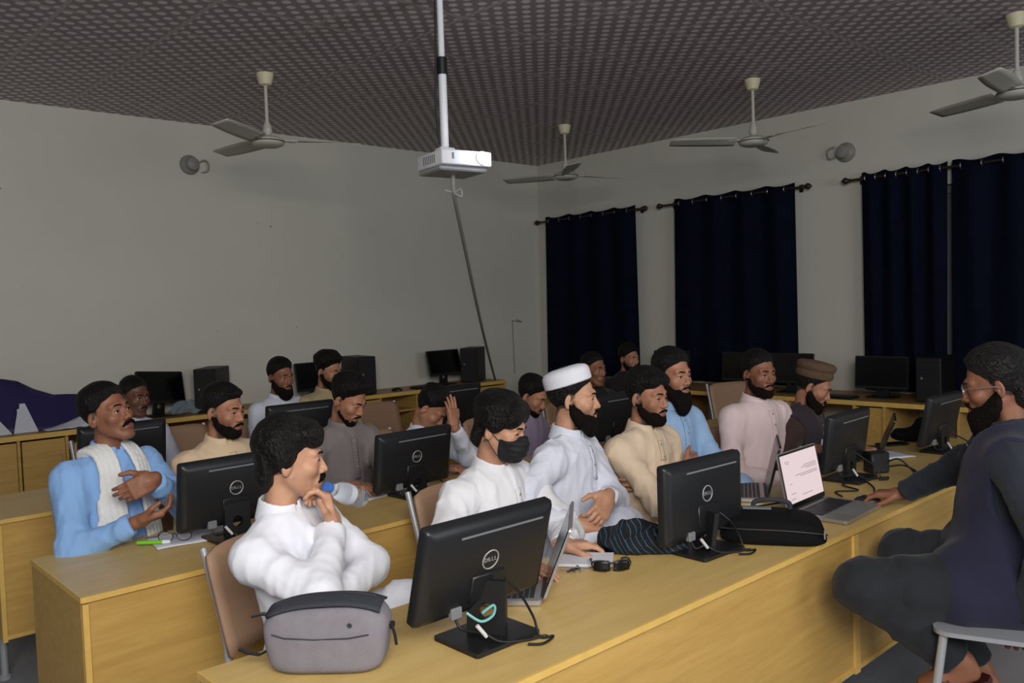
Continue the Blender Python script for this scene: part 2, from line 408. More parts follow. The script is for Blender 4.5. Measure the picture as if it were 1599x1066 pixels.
# ------------------------------------------------------------------ ceiling fans
def make_fan():
    t = thing('ceiling_fan', 'x', 'ceiling fan', (0, 0, 0), 0, 'ceiling fans')
    bm = bm_new(); lathe(bm, [(.02, -.085), (.042, -.075), (.058, -.02), (.06, 0)], 24); obj('canopy', bm, M['ivory'], t, True)
    bm = bm_new(); tube(bm, [(0, 0, -.42), (0, 0, -.03)], .0125, 12); obj('downrod', bm, M['fan'], t, True)
    bm = bm_new(); lathe(bm, [(.018, -.43), (.034, -.40), (.03, -.365), (.016, -.33)], 18); tube(bm, [(-.035, 0, -.375), (.035, 0, -.375)], .006, 8)
    obj('coupling_cover', bm, M['fan'], t, True)
    bm = bm_new(); lathe(bm, [(.02, -.505), (.075, -.503), (.104, -.492), (.112, -.478), (.112, -.462), (.106, -.452), (.07, -.436), (.03, -.425), (.02, -.41)], 36)
    obj('motor_housing', bm, M['fan'], t, True)
    bm = bm_new(); tube(bm, [(math.cos(2*PI*k/36)*.1125, math.sin(2*PI*k/36)*.1125, -.47) for k in range(37)], .0035, 6, False); obj('trim_ring', bm, M['black'], t, True)
    for k in range(3):
        m4 = Euler((0, 0, 2*PI*k/3)).to_matrix().to_4x4()
        bm = bm_new()
        rows = []
        for i in range(13):
            s = i/12; x = .14+.5*s; wd = .056+.018*math.sin(PI*min(1, s*1.1)*.8)
            if s > .93: wd *= .82
            rows.append([(x, v*wd, -.462-.004+.022*v*(1-.4*s)+.006*s) for v in (-1, -.5, 0, .5, 1)])
        sheet(bm, rows, .004); bmesh.ops.transform(bm, matrix=m4, verts=bm.verts[:]); b = obj('blade', bm, M['fan'], t, 'all')
        bm = bm_new(); box(bm, (.145, 0, -.46), (.12, .04, .008), .002); bmesh.ops.transform(bm, matrix=m4, verts=bm.verts[:]); obj('blade_bracket', bm, M['fan'], b)
    return t
f0 = make_fan(); f0.location = (2.79, 5.44, ZC); f0.rotation_euler = (0, 0, R(96)); f0['label'] = 'pale ceiling fan at the left, in front of the back wall'
dup(f0, (5.78, 5.42, ZC), R(110), 'pale ceiling fan farthest away, right of the projector by the corner')
dup(f0, (5.8, 3.46, ZC), R(18), 'pale ceiling fan hanging before the middle curtain')
dup(f0, (5.8, 1.66, ZC), R(64), 'pale ceiling fan cut by the right edge of the photo')

# ------------------------------------------------------------------ projector on its pole
t = thing('projector', 'white ceiling projector with its bright lens lit, on a pole', 'projector', (2.85, 3.48, 2.37), R(-9.8))
bm = bm_new(); box(bm, (0, 0, 0), (.30, .28, .078), .01, seg=3); obj('body', bm, M['white'], t, True)
bm = bm_new(); box(bm, (.0, .02, -.05), (.285, .25, .026), .008); obj('base_plate', bm, M['grey'], t)
bm = bm_new(); lathe(bm, [(.034, 0), (.034, .01), (.026, .012), (.026, .004)], 24, Matrix.Translation((.085, -.139, .004)) @ Euler((PI/2, 0, 0)).to_matrix().to_4x4()); l = obj('lens_ring', bm, M['white'], t, True)
bm = bm_new(); lathe(bm, [(.025, 0), (.024, .004), (.014, .009), (.002, .011)], 24, Matrix.Translation((.085, -.141, .004)) @ Euler((PI/2, 0, 0)).to_matrix().to_4x4()); obj('lens', bm, M['lens'], l, True)
pl_ = bpy.data.lights.new('projector_lamp', 'POINT'); pl_.energy = 1.6; pl_.color = (.82, .88, 1); pl_.shadow_soft_size = .02
po_ = bpy.data.objects.new('projector_lamp', pl_); C.objects.link(po_); po_.parent = t; po_.location = (.085, -.20, .01)
bm = bm_new(); box(bm, (-.085, -.141, .006), (.012, .004, .032), .001); obj('sensor_window', bm, M['vent'], t)
for k in range(7):
    bm = bm_new(); box(bm, (-.1505, -.06+.02*k, 0), (.003, .008, .045)); obj('vent_slot', bm, M['vent'], t)
bm = bm_new(); tube(bm, [(-.02, .06, .07), (-.02, .06, .48)], .022, 14); box(bm, (-.02, .06, .06), (.09, .07, .045), .006); obj('lower_pole', bm, M['white'], t, True)
bm = bm_new(); tube(bm, [(-.02, .06, .46), (-.02, .06, ZC-2.37)], .017, 14); obj('upper_pole', bm, M['white'], t, True)
bm = bm_new(); tube(bm, [(-.02, .06, .47), (-.02, .06, .56)], .028, 14); obj('pole_clamp', bm, M['black'], t, True)
bm = bm_new(); lathe(bm, [(.06, 0), (.06, -.012), (.02, -.02)], 20, Matrix.Translation((-.02, .06, ZC-2.37))); obj('ceiling_flange', bm, M['white'], t, True)
bm = bm_new(); tube(bm, spline([(-.05, .06, .10), (-.058, .075, .3), (-.05, .07, .55), (-.048, .06, ZC-2.375)], 6), .006, 8); obj('power_cable', bm, M['cable'], t, True)

# conduit running from the projector down to the end of the counter
bm = bm_new()
top = Vector((2.87, 3.52, 2.318)); e = Vector((6.05, 6.82, .8))
P = [top, top+Vector((.0, .0, -.06)), top+Vector((.03, .03, -.12))]
for k in range(1, 9):
    s = k/8; p = (top+Vector((.03, .03, -.12))).lerp(e, s); p.z -= .07*math.sin(PI*s); P.append(p)
tube(bm, spline(P, 4), .012, 8)
tube(bm, spline([top+Vector((-.05, .02, -.09)), top+Vector((.0, 0, -.1)), top+Vector((.05, .0, -.08)), top+Vector((.055, .0, -.12)), top+Vector((.01, 0, -.11))], 5), .006, 6)
tag(obj('cable_conduit', bm, M['cablegrey'], None, True), 'grey cable running slanted from the projector down to the counter end', 'cable')

# small fittings on the walls
def bulb_holder(loc, m4, label):
    t = thing('wall_lamp', label, 'wall lamp', loc, 0, 'round lamp holders high on the walls')
    t.matrix_world = Matrix.Translation(loc) @ m4
    bm = bm_new(); lathe(bm, [(.085, 0), (.085, .012), (.07, .03), (.05, .05), (.044, .055)], 28); obj('base', bm, M['lamp'], t, True)
    bm = bm_new(); lathe(bm, [(.05, .05), (.058, .075), (.05, .098), (.02, .108), (.004, .11)], 24); obj('dome', bm, M['lamp'], t, True)
    bm = bm_new(); tube(bm, spline([(.07, .02, .02), (.12, .045, .04), (.15, .02, .04), (.15, -.04, .03), (.10, -.06, .012)], 5), .007, 8); obj('bracket_arm', bm, M['lamp'], t, True)
bulb_holder((2.95, YB, 2.90), Euler((PI/2, 0, PI)).to_matrix().to_4x4() @ Euler((PI, 0, 0)).to_matrix().to_4x4() if False else Euler((PI/2, 0, 0)).to_matrix().to_4x4(), 'round grey lamp holder on the back wall under the left fan')
bulb_holder((XR, 3.38, 2.83), Euler((0, -PI/2, 0)).to_matrix().to_4x4() @ Euler((0, 0, PI/2)).to_matrix().to_4x4(), 'round grey lamp holder on the right wall above the curtains')
bm = bm_new(); tube(bm, spline([(6.68, YB-.008, 1.42), (6.82, YB-.02, 1.40), (6.74, YB-.015, 1.43)], 4), .006, 6); tube(bm, [(6.68, YB-.008, 1.43), (6.69, YB-.008, .8)], .007, 6)
tag(obj('wall_wire', bm, M['cablegrey'], None, True), 'thin grey wire stub running down the back wall near the corner', 'wire')
bm = bm_new()
for x, z, dx, dz in ((1.42, 2.62, .05, .03), (1.50, 2.60, .03, .02), (3.12, 1.46, .004, .012), (3.9, 1.46, .004, .016), (3.68, 2.4, .008, .02), (3.55, 2.43, .004, .012)):
    box(bm, (x, YB-.001, z), (dx, .002, dz), rot=(0, .5, 0))
tag(obj('wall_scuff', bm, M['teawood']), kind='structure')  # small brown scuff marks on the back wall, not a trim
# ------------------------------------------------------------------ monitors
def make_monitor(label, loc, rotz, tilt=8, zc=.185, logo=True, group='flat black monitors', lean=0.0, cables=True, dx=0.0):
    w, h = .43, .265
    t = thing('computer_monitor', label, 'monitor', loc, R(rotz), group)
    if lean: t.rotation_euler = (0, R(lean), R(rotz))
    bm = bm_new(); prism(bm, rrect(.215, .175, .008, 3), .011); obj('stand_base', bm, M['black'], t)
    # neck: slab with a cable hole
    T = R(tilt); pc = Vector((dx, .02, zc)); Rm = Euler((T, 0, 0)).to_matrix()
    att = pc + Rm @ Vector((0, -.026, -.045)); foot = Vector((0, .0, .01))
    bm = bm_new(); L = (att-foot).length; W2 = .052
    hole = [(.021*math.cos(a), .021*math.sin(a)) for a in [2*PI*k/16 for k in range(16)]]
    hz = L*.42
    m4 = Matrix.Translation(foot) @ (att-foot).to_track_quat('Z', 'Y').to_matrix().to_4x4()
    sq = []
    for k in range(16):
        a = 2*PI*k/16; c, s = math.cos(a), math.sin(a); q = 1/max(abs(c), abs(s)); x, z = c*q, s*q
        sq.append((x*W2, hz + (z*(L-hz) if z > 0 else z*hz)))
    fr = []
    for yy in (-.009, .009):
        fr.append(([bm.verts.new((x, yy, z)) for x, z in sq], [bm.verts.new((x, yy, z+hz)) for x, z in hole]))
    for k in range(16):
        j = (k+1) % 16
        for (o, i) in fr: bm.faces.new((o[k], o[j], i[j], i[k]))
        bm.faces.new((fr[0][0][k], fr[0][0][j], fr[1][0][j], fr[1][0][k])); bm.faces.new((fr[0][1][k], fr[0][1][j], fr[1][1][j], fr[1][1][k]))
    bmesh.ops.transform(bm, matrix=m4, verts=bm.verts[:]); obj('stand_neck', bm, M['black'], t)
    PM = Matrix.Translation(pc) @ Rm.to_4x4()
    # casing: slim edge, tapered back
    bm = bm_new(); rings = []
    for (sx, sz, y) in ((w, h, .012), (w, h, -.008), (w-.012, h-.012, -.018), (w-.05, h-.05, -.027)):
        rings.append([bm.verts.new((a, y, b)) for a, b in rrect(sx, sz, .01, 3)])
    for a, b in zip(rings, rings[1:]):
        n = len(a)
        for k in range(n): bm.faces.new((a[k], a[(k+1) % n], b[(k+1) % n], b[k]))
    bm.faces.new(rings[0]); bm.faces.new(rings[-1][::-1])
    box(bm, (0, -.0285, -.06), (.11, .009, .075), .003)
    bmesh.ops.transform(bm, matrix=PM, verts=bm.verts[:]); cs = obj('casing', bm, M['casing'], t, True)
    bm = bm_new(); box(bm, (0, .0125, .006), (w-.022, .003, h-.036)); bmesh.ops.transform(bm, matrix=PM, verts=bm.verts[:]); obj('screen', bm, M['gloss'], t)
    bm = bm_new(); box(bm, (.03, -.0275, h/2-.036), (w-.15, .002, .0055)); bmesh.ops.transform(bm, matrix=PM, verts=bm.verts[:]); obj('vent_slot', bm, M['vent'], cs)
    bm = bm_new(); box(bm, (-w/2+.1, -.02, -h/2+.05), (.012, .01, .012), .002); bmesh.ops.transform(bm, matrix=PM, verts=bm.verts[:]); obj('cable_lock', bm, M['vent'], cs)
    if logo:
        bm = bm_new(); tube(bm, [(.026*math.cos(a), -.0275, .014+.026*math.sin(a)) for a in [2*PI*k/40 for k in range(41)]], .0021, 6, False)
        X = Euler((PI/2, 0, 0)).to_matrix().to_4x4()
        for ch, x, rr in (('D', -.0155, 0), ('E', -.0045, R(28)), ('L', .007, 0), ('L', .0165, 0)):
            merge(bm, text_bm(ch, .0165, .0006), Matrix.Translation((x, -.0275, .014)) @ X @ Matrix.Rotation(rr, 4, 'Z'))
        bmesh.ops.transform(bm, matrix=PM, verts=bm.verts[:]); obj('maker_logo', bm, M['logo'], cs)
    if cables:
        a = PM @ Vector((-.095, -.02, -h/2+.03)); b = PM @ Vector((-.07, -.02, -h/2+.03))
        bm = bm_new(); box(bm, a+Vector((0, -.006, -.012)), (.034, .018, .03), .003); obj('cable_plug', bm, M['vent'], t)
        bm = bm_new(); tube(bm, spline([a+Vector((0, 0, -.015)), a+Vector((.006, -.02, -.05)), (-.05, -.045, .035), (-.02, -.075, .014), (.045, -.10, .006), (.09, -.11, .005), (.10, -.12, .005)], 6), .0038, 8); obj('cable', bm, M['cable'], t, True)
        bm = bm_new(); p0 = Vector((-.068, -.042, .06)); p1 = Vector((-.046, -.052, .028)); tube(bm, [p0, p1], .0052, 8); obj('cable_tag', bm, M['cablewhite'], t, True)
        bm = bm_new(); c = PM @ Vector((.07, -.02, -h/2+.07)); tube(bm, spline([c, c+Vector((.012, -.04, -.03)), (.085, -.085, .05), (.082, -.11, .006), (.11, -.13, .005), (.06, -.145, .005), (.03, -.12, .005)], 7), .0034, 8); obj('power_cable', bm, M['cable'], t, True)
    return t
DZ = .7515
m = make_monitor('nearest black monitor with round logo on its back, beside the grey pouch', (1.375, 1.615, DZ), 0, 16, .195, dx=.012)
bm = bm_new(); tube(bm, spline([(-.09, -.03, .095), (-.06, -.05, .07), (-.02, -.05, .075), (.0, -.03, .09), (-.04, -.03, .08)], 5), .0035, 6); obj('teal_wire', bm, M['teal'], m, True)
make_monitor('black monitor before the man in the cream kurta, beside the black laptop bag', (2.36, 1.63, DZ), -2, 0, .178, dx=.02)
make_monitor('black monitor turned edge-on before the man in the brown cap', (3.72, 1.76, DZ), 3, 8, .18, False)
make_monitor('black monitor in the front row nearest the presenter\'s face', (4.66, 1.69, DZ), 0, 12, .175, False)
make_monitor('black monitor with round logo, behind the man resting chin on hand', (1.37, 3.06, DZ), 2, 8, .18)
make_monitor('black monitor in front of the white-shirted man holding his head', (2.25, 3.10, DZ), 3, 8, .165)
make_monitor('dark monitor in the middle row behind the white-capped man', (3.66, 3.08, DZ), 2, 6, .2, False)
make_monitor('black monitor in the rear row by the man in blue\'s shoulder', (1.41, 4.42, DZ), 3, 6, .19, False)
make_monitor('black monitor in the rear row left of the grey-shirted man', (2.4, 4.42, DZ), 0, 6, .19, False)
make_monitor('black monitor in the rear row right of the raised hand', (3.58, 4.42, DZ), 4, 6, .19, False)
ZB = .7915
make_monitor('black monitor on the back counter, tipped sideways behind a dark-faced man', (2.50, 6.98, ZB), 180+16, 14, .235, False, lean=-5, cables=False)
make_monitor('black monitor on the back counter behind the bushy-haired man', (3.94, 6.98, ZB), 180+4, 10, .21, False, cables=False)
make_monitor('black monitor on the back counter next to the tower by the grey cable', (5.46, 6.98, ZB), 180+2, 14, .23, False, cables=False)
make_monitor('black monitor on the right counter in front of the middle curtain\'s left edge', (6.8, 5.0, DZ), 90, 4, .215, False, cables=False)
make_monitor('black monitor on the right counter before the middle curtain', (6.8, 4.2, DZ), 90, 4, .215, False, cables=False)
make_monitor('black monitor on the right counter against the bare wall strip by the brown cap', (6.8, 3.73, DZ), 92, 4, .215, False, cables=False)
make_monitor('black monitor on the right counter under the narrow curtain panel', (6.8, 2.93, DZ), 90, 4, .205, False, cables=False)

def make_tower(label, loc, rotz, h=.36):
    t = thing('computer_tower', label, 'computer', loc, R(rotz), 'black computer towers')
    bm = bm_new(); box(bm, (0, 0, h/2+.006), (.18, .40, h), .004); obj('case', bm, M['tower'], t)
    bm = bm_new(); box(bm, (0, .204, h/2+.006), (.175, .012, h-.006), .005); f = obj('front_bezel', bm, M['black'], t)
    for z in (h-.05, h-.1):
        bm = bm_new(); box(bm, (0, .211, z), (.15, .004, .036), .001); obj('drive_bay', bm, M['tower'], f)
    bm = bm_new(); lathe(bm, [(.009, 0), (.009, .003), (.004, .004)], 16, Matrix.Translation((.045, .21, h*.55)) @ Euler((-PI/2, 0, 0)).to_matrix().to_4x4()); obj('power_button', bm, M['vent'], f, True)
    for x in (-.06, .06):
        for y in (-.15, .15):
            bm = bm_new(); box(bm, (x, y, .004), (.02, .03, .008)); obj('foot', bm, M['black'], t)
    return t
make_tower('black computer tower on the back counter between two seated men', (2.96, 6.97, ZB), 180-40)
make_tower('black computer tower on the back counter behind the grey-shirted man\'s hair', (4.42, 6.98, ZB), 180-8)
make_tower('black computer tower on the back counter left of the grey cable', (5.87, 6.97, ZB), 180-54)
make_tower('black computer tower on the right counter behind the presenter', (6.83, 2.53, DZ), 95, .34)

# keyboards and mouse on the wall counters
def keyboard(label, loc, rotz):
    t = thing('keyboard', label, 'keyboard', loc, R(rotz), 'dark keyboards')
    bm = bm_new(); box(bm, (0, 0, .009), (.42, .14, .016), .004); obj('body', bm, M['black'], t)
    bm = bm_new()
    for r in range(5):
        for k in range(18): box(bm, (-.19+.0223*k, .048-.024*r, .02), (.018, .019, .007))
    tag(obj('keys', bm, M['keys'], t))
keyboard('dark keyboard on the back counter in front of a monitor', (5.18, 6.86, ZB), 6)
keyboard('dark keyboard on the right counter in front of the bare wall strip', (6.62, 3.28, DZ), 88)
def mouse(label, loc, rotz):
    t = thing('computer_mouse', label, 'mouse', loc, R(rotz), 'black mice')
    bm = bm_new(); bmesh.ops.create_icosphere(bm, subdivisions=3, radius=1); bmesh.ops.scale(bm, vec=(.031, .056, .034), verts=bm.verts[:])
    bmesh.ops.bisect_plane(bm, geom=bm.verts[:]+bm.edges[:]+bm.faces[:], plane_co=(0, 0, 0), plane_no=(0, 0, -1), clear_outer=True)
    bmesh.ops.contextual_create(bm, geom=[e for e in bm.edges if e.is_boundary]); obj('shell', bm, M['black'], t, True)
    bm = bm_new(); lathe(bm, [(.009, -.003), (.011, 0), (.009, .003)], 14, Matrix.Translation((0, .03, .024)) @ Euler((0, PI/2, 0)).to_matrix().to_4x4()); obj('scroll_wheel', bm, M['vent'], t, True)
mouse('black mouse on the back counter, left of the keyboard', (4.78, 6.86, ZB), 40)
mouse('black mouse under the presenter\'s hand on the desk', (3.325, 1.50, DZ), 20)

# ------------------------------------------------------------------ laptops
def make_laptop(label, loc, rotz, body, lid, screen, ang=105, w=.33, d=.225):
    t = thing('laptop', label, 'laptop', loc, R(rotz), None)
    bm = bm_new(); prism(bm, rrect(w, d, .012, 3), .013, Matrix.Translation((0, d/2, .002))); obj('base', bm, body, t)
    bm = bm_new()
    for r in range(6):
        for k in range(14): box(bm, (-w*.43+w*.86*(k+.5)/14, .03+.0165*r, .0155), (w*.86/14-.003, .0135, .003))
    obj('keyboard', bm, M['keys'], t)
    bm = bm_new(); box(bm, (0, d-.045, .0152), (.105, .068, .0012)); obj('touchpad', bm, M['vent'], t)
    bm = bm_new(); tube(bm, [(-w*.4, 0, .014), (w*.4, 0, .014)], .006, 10); obj('hinge', bm, M['keys'], t, True)
    m4 = Matrix.Translation((0, -.002, .014)) @ Euler((PI/2-R(ang-90)*-1, 0, 0)).to_matrix().to_4x4()
    m4 = Matrix.Translation((0, -.002, .014)) @ Euler((R(ang-90), 0, 0)).to_matrix().to_4x4() @ Euler((PI/2, 0, 0)).to_matrix().to_4x4()
    bm = bm_new(); prism(bm, rrect(w, d, .012, 3), .007, m4 @ Matrix.Translation((0, d/2, 0))); l = obj('lid', bm, lid, t)
    bm = bm_new(); prism(bm, rrect(w-.008, d-.008, .01, 3), .0012, m4 @ Matrix.Translation((0, d/2, -.0012))); obj('screen_bezel', bm, M['gloss'], l)
    bm = bm_new(); prism(bm, rrect(w-.022, d-.036, .002, 2), .0012, m4 @ Matrix.Translation((0, d/2+.006, -.0024))); s = obj('screen', bm, screen, l)
    return t, m4, l
def glow_screen():
    m, t, p = newmat('lit_document_page'); N = t.nodes; L = t.links
    p.inputs['Base Color'].default_value = (.02, .02, .02, 1); p.inputs['Roughness'].default_value = .3
    p.inputs['Emission Color'].default_value = srgb(236, 214, 218); p.inputs['Emission Strength'].default_value = .92
    return m
GS = glow_screen()
make_laptop('silver laptop standing open behind the nearest monitor, lid back to the camera', (1.745, 1.775, DZ), 42, M['silver'], M['silver'], M['gloss'], 112)
t, m4, l = make_laptop('open laptop with a glowing pinkish document page, facing the presenter', (3.11, 1.645, DZ), 183, M['silver'], M['silver'], GS, 101, .335, .225)
bm = bm_new()
rr = random.Random(5)
for k, (z, a, b) in enumerate(((.185, .09, .13), (.178, .095, .12), (.155, -.135, -.02), (.148, -.135, .0), (.141, -.135, -.04), (.125, -.135, .06), (.118, -.135, .02), (.098, .10, .115), (.06, .08, .12), (.045, -.06, .03), (.04, .09, .13))):
    merge_box = m4 @ Matrix.Translation(((a+b)/2, z, -.0030))
    b2 = bmesh.new(); box(b2, (0, 0, 0), (b-a, .0018, .0008)); merge(bm, b2, merge_box)
obj('page_lines', bm, M['papershade'], l)
make_laptop('open laptop behind the glowing one, pale keyboard towards the man in light blue', (3.22, 1.90, DZ), 32, M['silver'], M['black'], M['gloss'], 104)
make_laptop('thin dark laptop seen edge-on, right of the edge-on monitor', (4.42, 1.93, DZ), 24, M['black'], M['black'], M['gloss'], 112, .3, .2)

# ------------------------------------------------------------------ small things on the desks
def pouch():
    t = thing('pouch_bag', 'grey fabric pouch bag with dark zip top on the near desk corner', 'bag', (1.005, 1.765, DZ), R(-45))
    rows = []
    def prof(u, half=False):   # outline of a section at height fraction u: superellipse
        return u
    bm = bm_new(); rings = []
    H = .145
    for i in range(15):
        s = i/14
        z = H*s; k = (1-abs(2*s-1)**5)**.5 if 0 < s < 1 else .0
        a = .152*(.88+.12*min(1, k)) - .018*(1-s)**2 - (.016*max(0, s-.75)*4)
        b = .062*(.86+.14*k) - .026*max(0, s-.55)
        ring = []
        for q in range(44):
            th = 2*PI*q/44; c, sn = math.cos(th), math.sin(th); e = 2/4.2
            x = a*math.copysign(abs(c)**e, c); y = b*math.copysign(abs(sn)**e, sn)
            bul = 1+.05*math.sin(6*x/.15+2)*math.sin(PI*s)
            ring.append(bm.verts.new((x, y*bul, .003+z+.008*math.sin(9*x+1)*s)))
        rings.append(ring)
    for a, b in zip(rings, rings[1:]):
        for k in range(44): bm.faces.new((a[k], a[(k+1) % 44], b[(k+1) % 44], b[k]))
    bm.faces.new(rings[0][::-1]); bm.faces.new(rings[-1])
    obj('body', bm, M['bag'], t, 'all')
    # dark zipped top panel
    bm = bm_new(); rows = []
    for i in range(9):
        v = -1+2*i/8
        rows.append([(.135*(-1+2*j/14), .048*v, .003+H+.010*(1-v*v)+.006-.016*abs(-1+2*j/14)**3+.008*math.sin(9*.135*(-1+2*j/14)+1)) for j in range(15)])
    sheet(bm, rows, .006); obj('top_panel', bm, M['bagdark'], t, 'all')
    bm = bm_new(); tube(bm, [(-.13+.26*k/12, .012, .003+H+.017-.016*abs(-1+2*k/12)**3+.008*math.sin(9*(-.13+.26*k/12)+1)) for k in range(13)], .0035, 6); obj('zipper', bm, M['black'], t, True)
    bm = bm_new(); box(bm, (.156, -.01, .10), (.01, .02, .014), .002); tube(bm, [(.158, -.02, .10), (.165, -.03, .085), (.168, -.03, .06)], .004, 6); obj('zip_pull', bm, M['black'], t)
    bm = bm_new(); sheet(bm, [[(-.145, y, .045), (-.165, y, .035), (-.195, y, .04), (-.215, y, .05)] for y in (-.02, -.008)], .004); obj('strap_tab', bm, M['black'], t)
    bm = bm_new(); sheet(bm, [[(-.14, y, .125), (-.16, y, .128), (-.185, y, .122)] for y in (-.005, .01)], .004); obj('side_loop', bm, M['black'], t)
    bm = bm_new(); tube(bm, [(-.12, -.0575, .10), (-.09, -.061, .092), (-.02, -.0635, .088), (.06, -.0635, .09), (.11, -.0625, .098)], .0016, 5); obj('seam', bm, M['bagdark'], t, True)
    bm = bm_new(); lathe(bm, [(.006, 0), (.005, .002)], 10, Matrix.Translation((.065, -.058, .118)) @ Euler((PI/2, 0, 0)).to_matrix().to_4x4()); obj('badge', bm, M['bagdark'], t)
pouch()
def laptop_bag():
    t = thing('laptop_bag', 'black nylon laptop bag lying flat beside the oval-logo monitor', 'bag', (2.65, 1.54, DZ), R(-58))
    bm = bm_new(); rings = []
    for i in range(11):
        s = i/10; z = .082*s; k = (1-abs(2*s-1)**3)**.5 if 0 < s < 1 else 0
        a = .185*(.9+.1*k)-.02*s; b = .125*(.9+.1*k)-.012*s; ring = []
        for q in range(48):
            th = 2*PI*q/48; c, sn = math.cos(th), math.sin(th); e = 2/4.5
            x = a*math.copysign(abs(c)**e, c); y = b*math.copysign(abs(sn)**e, sn)
            ring.append(bm.verts.new((x, y, .002+z*(1-.28*max(0, x/.185)**2+.06*math.sin(20*x)*math.cos(17*y)))))
        rings.append(ring)
    for a, b in zip(rings, rings[1:]):
        for k in range(48): bm.faces.new((a[k], a[(k+1) % 48], b[(k+1) % 48], b[k]))
    bm.faces.new(rings[0][::-1])
    top = rings[-1]; c = bm.verts.new((0, 0, .09))
    for k in range(48): bm.faces.new((top[k], top[(k+1) % 48], c))
    obj('body', bm, M['lapbag'], t, True)
    bm = bm_new(); tube(bm, spline([(-.06, .085, .08), (-.055, .085, .104), (.0, .08, .115), (.06, .085, .104), (.065, .085, .08)], 6), .009, 8); obj('handle', bm, M['bagdark'], t, True)
    bm = bm_new(); box(bm, (-.05, .05, .09), (.1, .03, .006), .002); obj('flap_strap', bm, M['vent'], t)
    bm = bm_new(); tube(bm, [(-.175+.35*k/10, -.12+.012*abs(-1+2*k/10)**4, .055-.012*max(0, -1+2*k/10)**2) for k in range(11)], .003, 6); obj('zipper', bm, M['black'], t, True)
    bm = bm_new(); box(bm, (.165, -.115, .045), (.006, .006, .03), .001); obj('zip_pull', bm, M['steel'], t)
laptop_bag()
def shades():
    t = thing('sunglasses', 'black sunglasses resting on the desk edge by the keys', 'sunglasses', (1.985, 1.715, DZ), R(-41))
    t.scale = (.88, .88, .86)
    bm = bm_new()
    for s in (-1, 1):
        rows = [[(s*(.006+.058*u), -.004+.012*u*u, .004+.036*v) for u in [k/6 for k in range(7)]] for v in [q/4 for q in range(5)]]
        rows = [[(x, y, .003+(z-.003)*(1-.18*abs((abs(x)-.033)/.03)**3)) for x, y, z in r] for r in rows]
        sheet(bm, rows, .003)
    obj('lenses', bm, M['gloss'], t, 'all')
    bm = bm_new()
    for s in (-1, 1): tube(bm, spline([(s*.004, -.003, .034), (s*.03, .0, .041), (s*.066, .010, .036), (s*.068, .012, .02), (s*.05, .006, .004), (s*.02, -.002, .003), (s*.006, -.004, .018)], 5), .003, 8)
    tube(bm, spline([(-.008, -.004, .03), (0, -.006, .034), (.008, -.004, .03)], 4), .003, 8); obj('frame', bm, M['black'], t, True)
    for s in (-1, 1):
        bm = bm_new(); tube(bm, spline([(s*.067, .012, .032), (s*.07, .05, .03), (s*.064, .09, .022), (s*.055, .125, .008)], 6), .0034, 8); obj('temple', bm, M['black'], t, True)
shades()
def eyeglasses():
    t = thing('eyeglasses', 'thin-rimmed eyeglasses lying on the papers before the man in blue', 'eyeglasses', (1.17, 3.16, DZ+.006), R(-35))
    bm = bm_new()
    for s in (-1, 1): tube(bm, [(s*.033+.026*math.cos(a), .0, .02+.018*math.sin(a)) for a in [2*PI*k/24 for k in range(25)]], .0016, 6, False)
    tube(bm, spline([(-.008, 0, .024), (0, 0, .029), (.008, 0, .024)], 4), .0014, 6); obj('frame', bm, M['rod'], t, True)
    for s in (-1, 1):
        bm = bm_new(); lathe(bm, [(.0255, 0), (.0255, .0015)], 24, Matrix.Translation((s*.033, .0007, .02)) @ Euler((PI/2, 0, 0)).to_matrix().to_4x4(), sy=.7); obj('lens', bm, M['glassclear'], t, True)
        bm = bm_new(); tube(bm, spline([(s*.06, 0, .026), (s*.064, .04, .028), (s*.06, .09, .02), (s*.055, .125, .003)], 6), .0017, 6); obj('temple', bm, M['rod'], t, True)
eyeglasses()
def key_ring():
    t = thing('key_ring', 'small bunch of keys on a ring, between notepad and sunglasses', 'keys', (1.915, 1.80, DZ), R(-20))
    bm = bm_new(); tube(bm, [(.014*math.cos(a), .014*math.sin(a), .004+.006*math.sin(a)) for a in [2*PI*k/20 for k in range(21)]], .0014, 6, False); obj('ring', bm, M['steel'], t, True)
    for k, (a, l) in enumerate(((10, .05), (60, .045), (150, .04), (200, .03))):
        bm = bm_new(); box(bm, (.014+l/2, 0, .003+.002*k), (l, .007, .0022)); lathe(bm, [(.0105, 0), (.0105, .0024)], 12, Matrix.Translation((.018, 0, .002+.002*k))); bmesh.ops.transform(bm, matrix=Matrix.Rotation(R(a), 4, 'Z'), verts=bm.verts[:]); obj('key', bm, M['black'] if k % 2 else M['steel'], t)
key_ring()
t = thing('notepad', 'white spiral notepad under the masked man\'s hand', 'notepad', (2.01, 1.85, DZ), R(-52))
bm = bm_new(); box(bm, (0, 0, .005), (.18, .128, .008)); obj('pages', bm, M['paper'], t)
bm = bm_new(); box(bm, (0, 0, .0098), (.182, .13, .0012)); obj('cover', bm, M['paper'], t)
bm = bm_new(); lathe(bm, [(.008, 0), (.007, .0006)], 12, Matrix.Translation((.072, -.03, .0104))); box(bm, (.07, -.048, .0106), (.018, .006, .0006)); obj('emblem', bm, M['red'], t)
t = thing('phone', 'black phone lying between the notepad and the striped bundle', 'phone', (2.17, 1.845, DZ), R(-30))
bm = bm_new(); prism(bm, rrect(.15, .075, .01, 4), .009); obj('case', bm, M['black'], t)
bm = bm_new(); prism(bm, rrect(.14, .068, .008, 4), .001, Matrix.Translation((0, 0, .009))); obj('screen', bm, M['gloss'], t)
t = thing('phone', 'black phone lying flat on the desk right of the edge-on monitor', 'phone', (4.70, 1.98, DZ), R(-30))
bm = bm_new(); prism(bm, rrect(.17, .08, .01, 4), .009); obj('case', bm, M['black'], t)
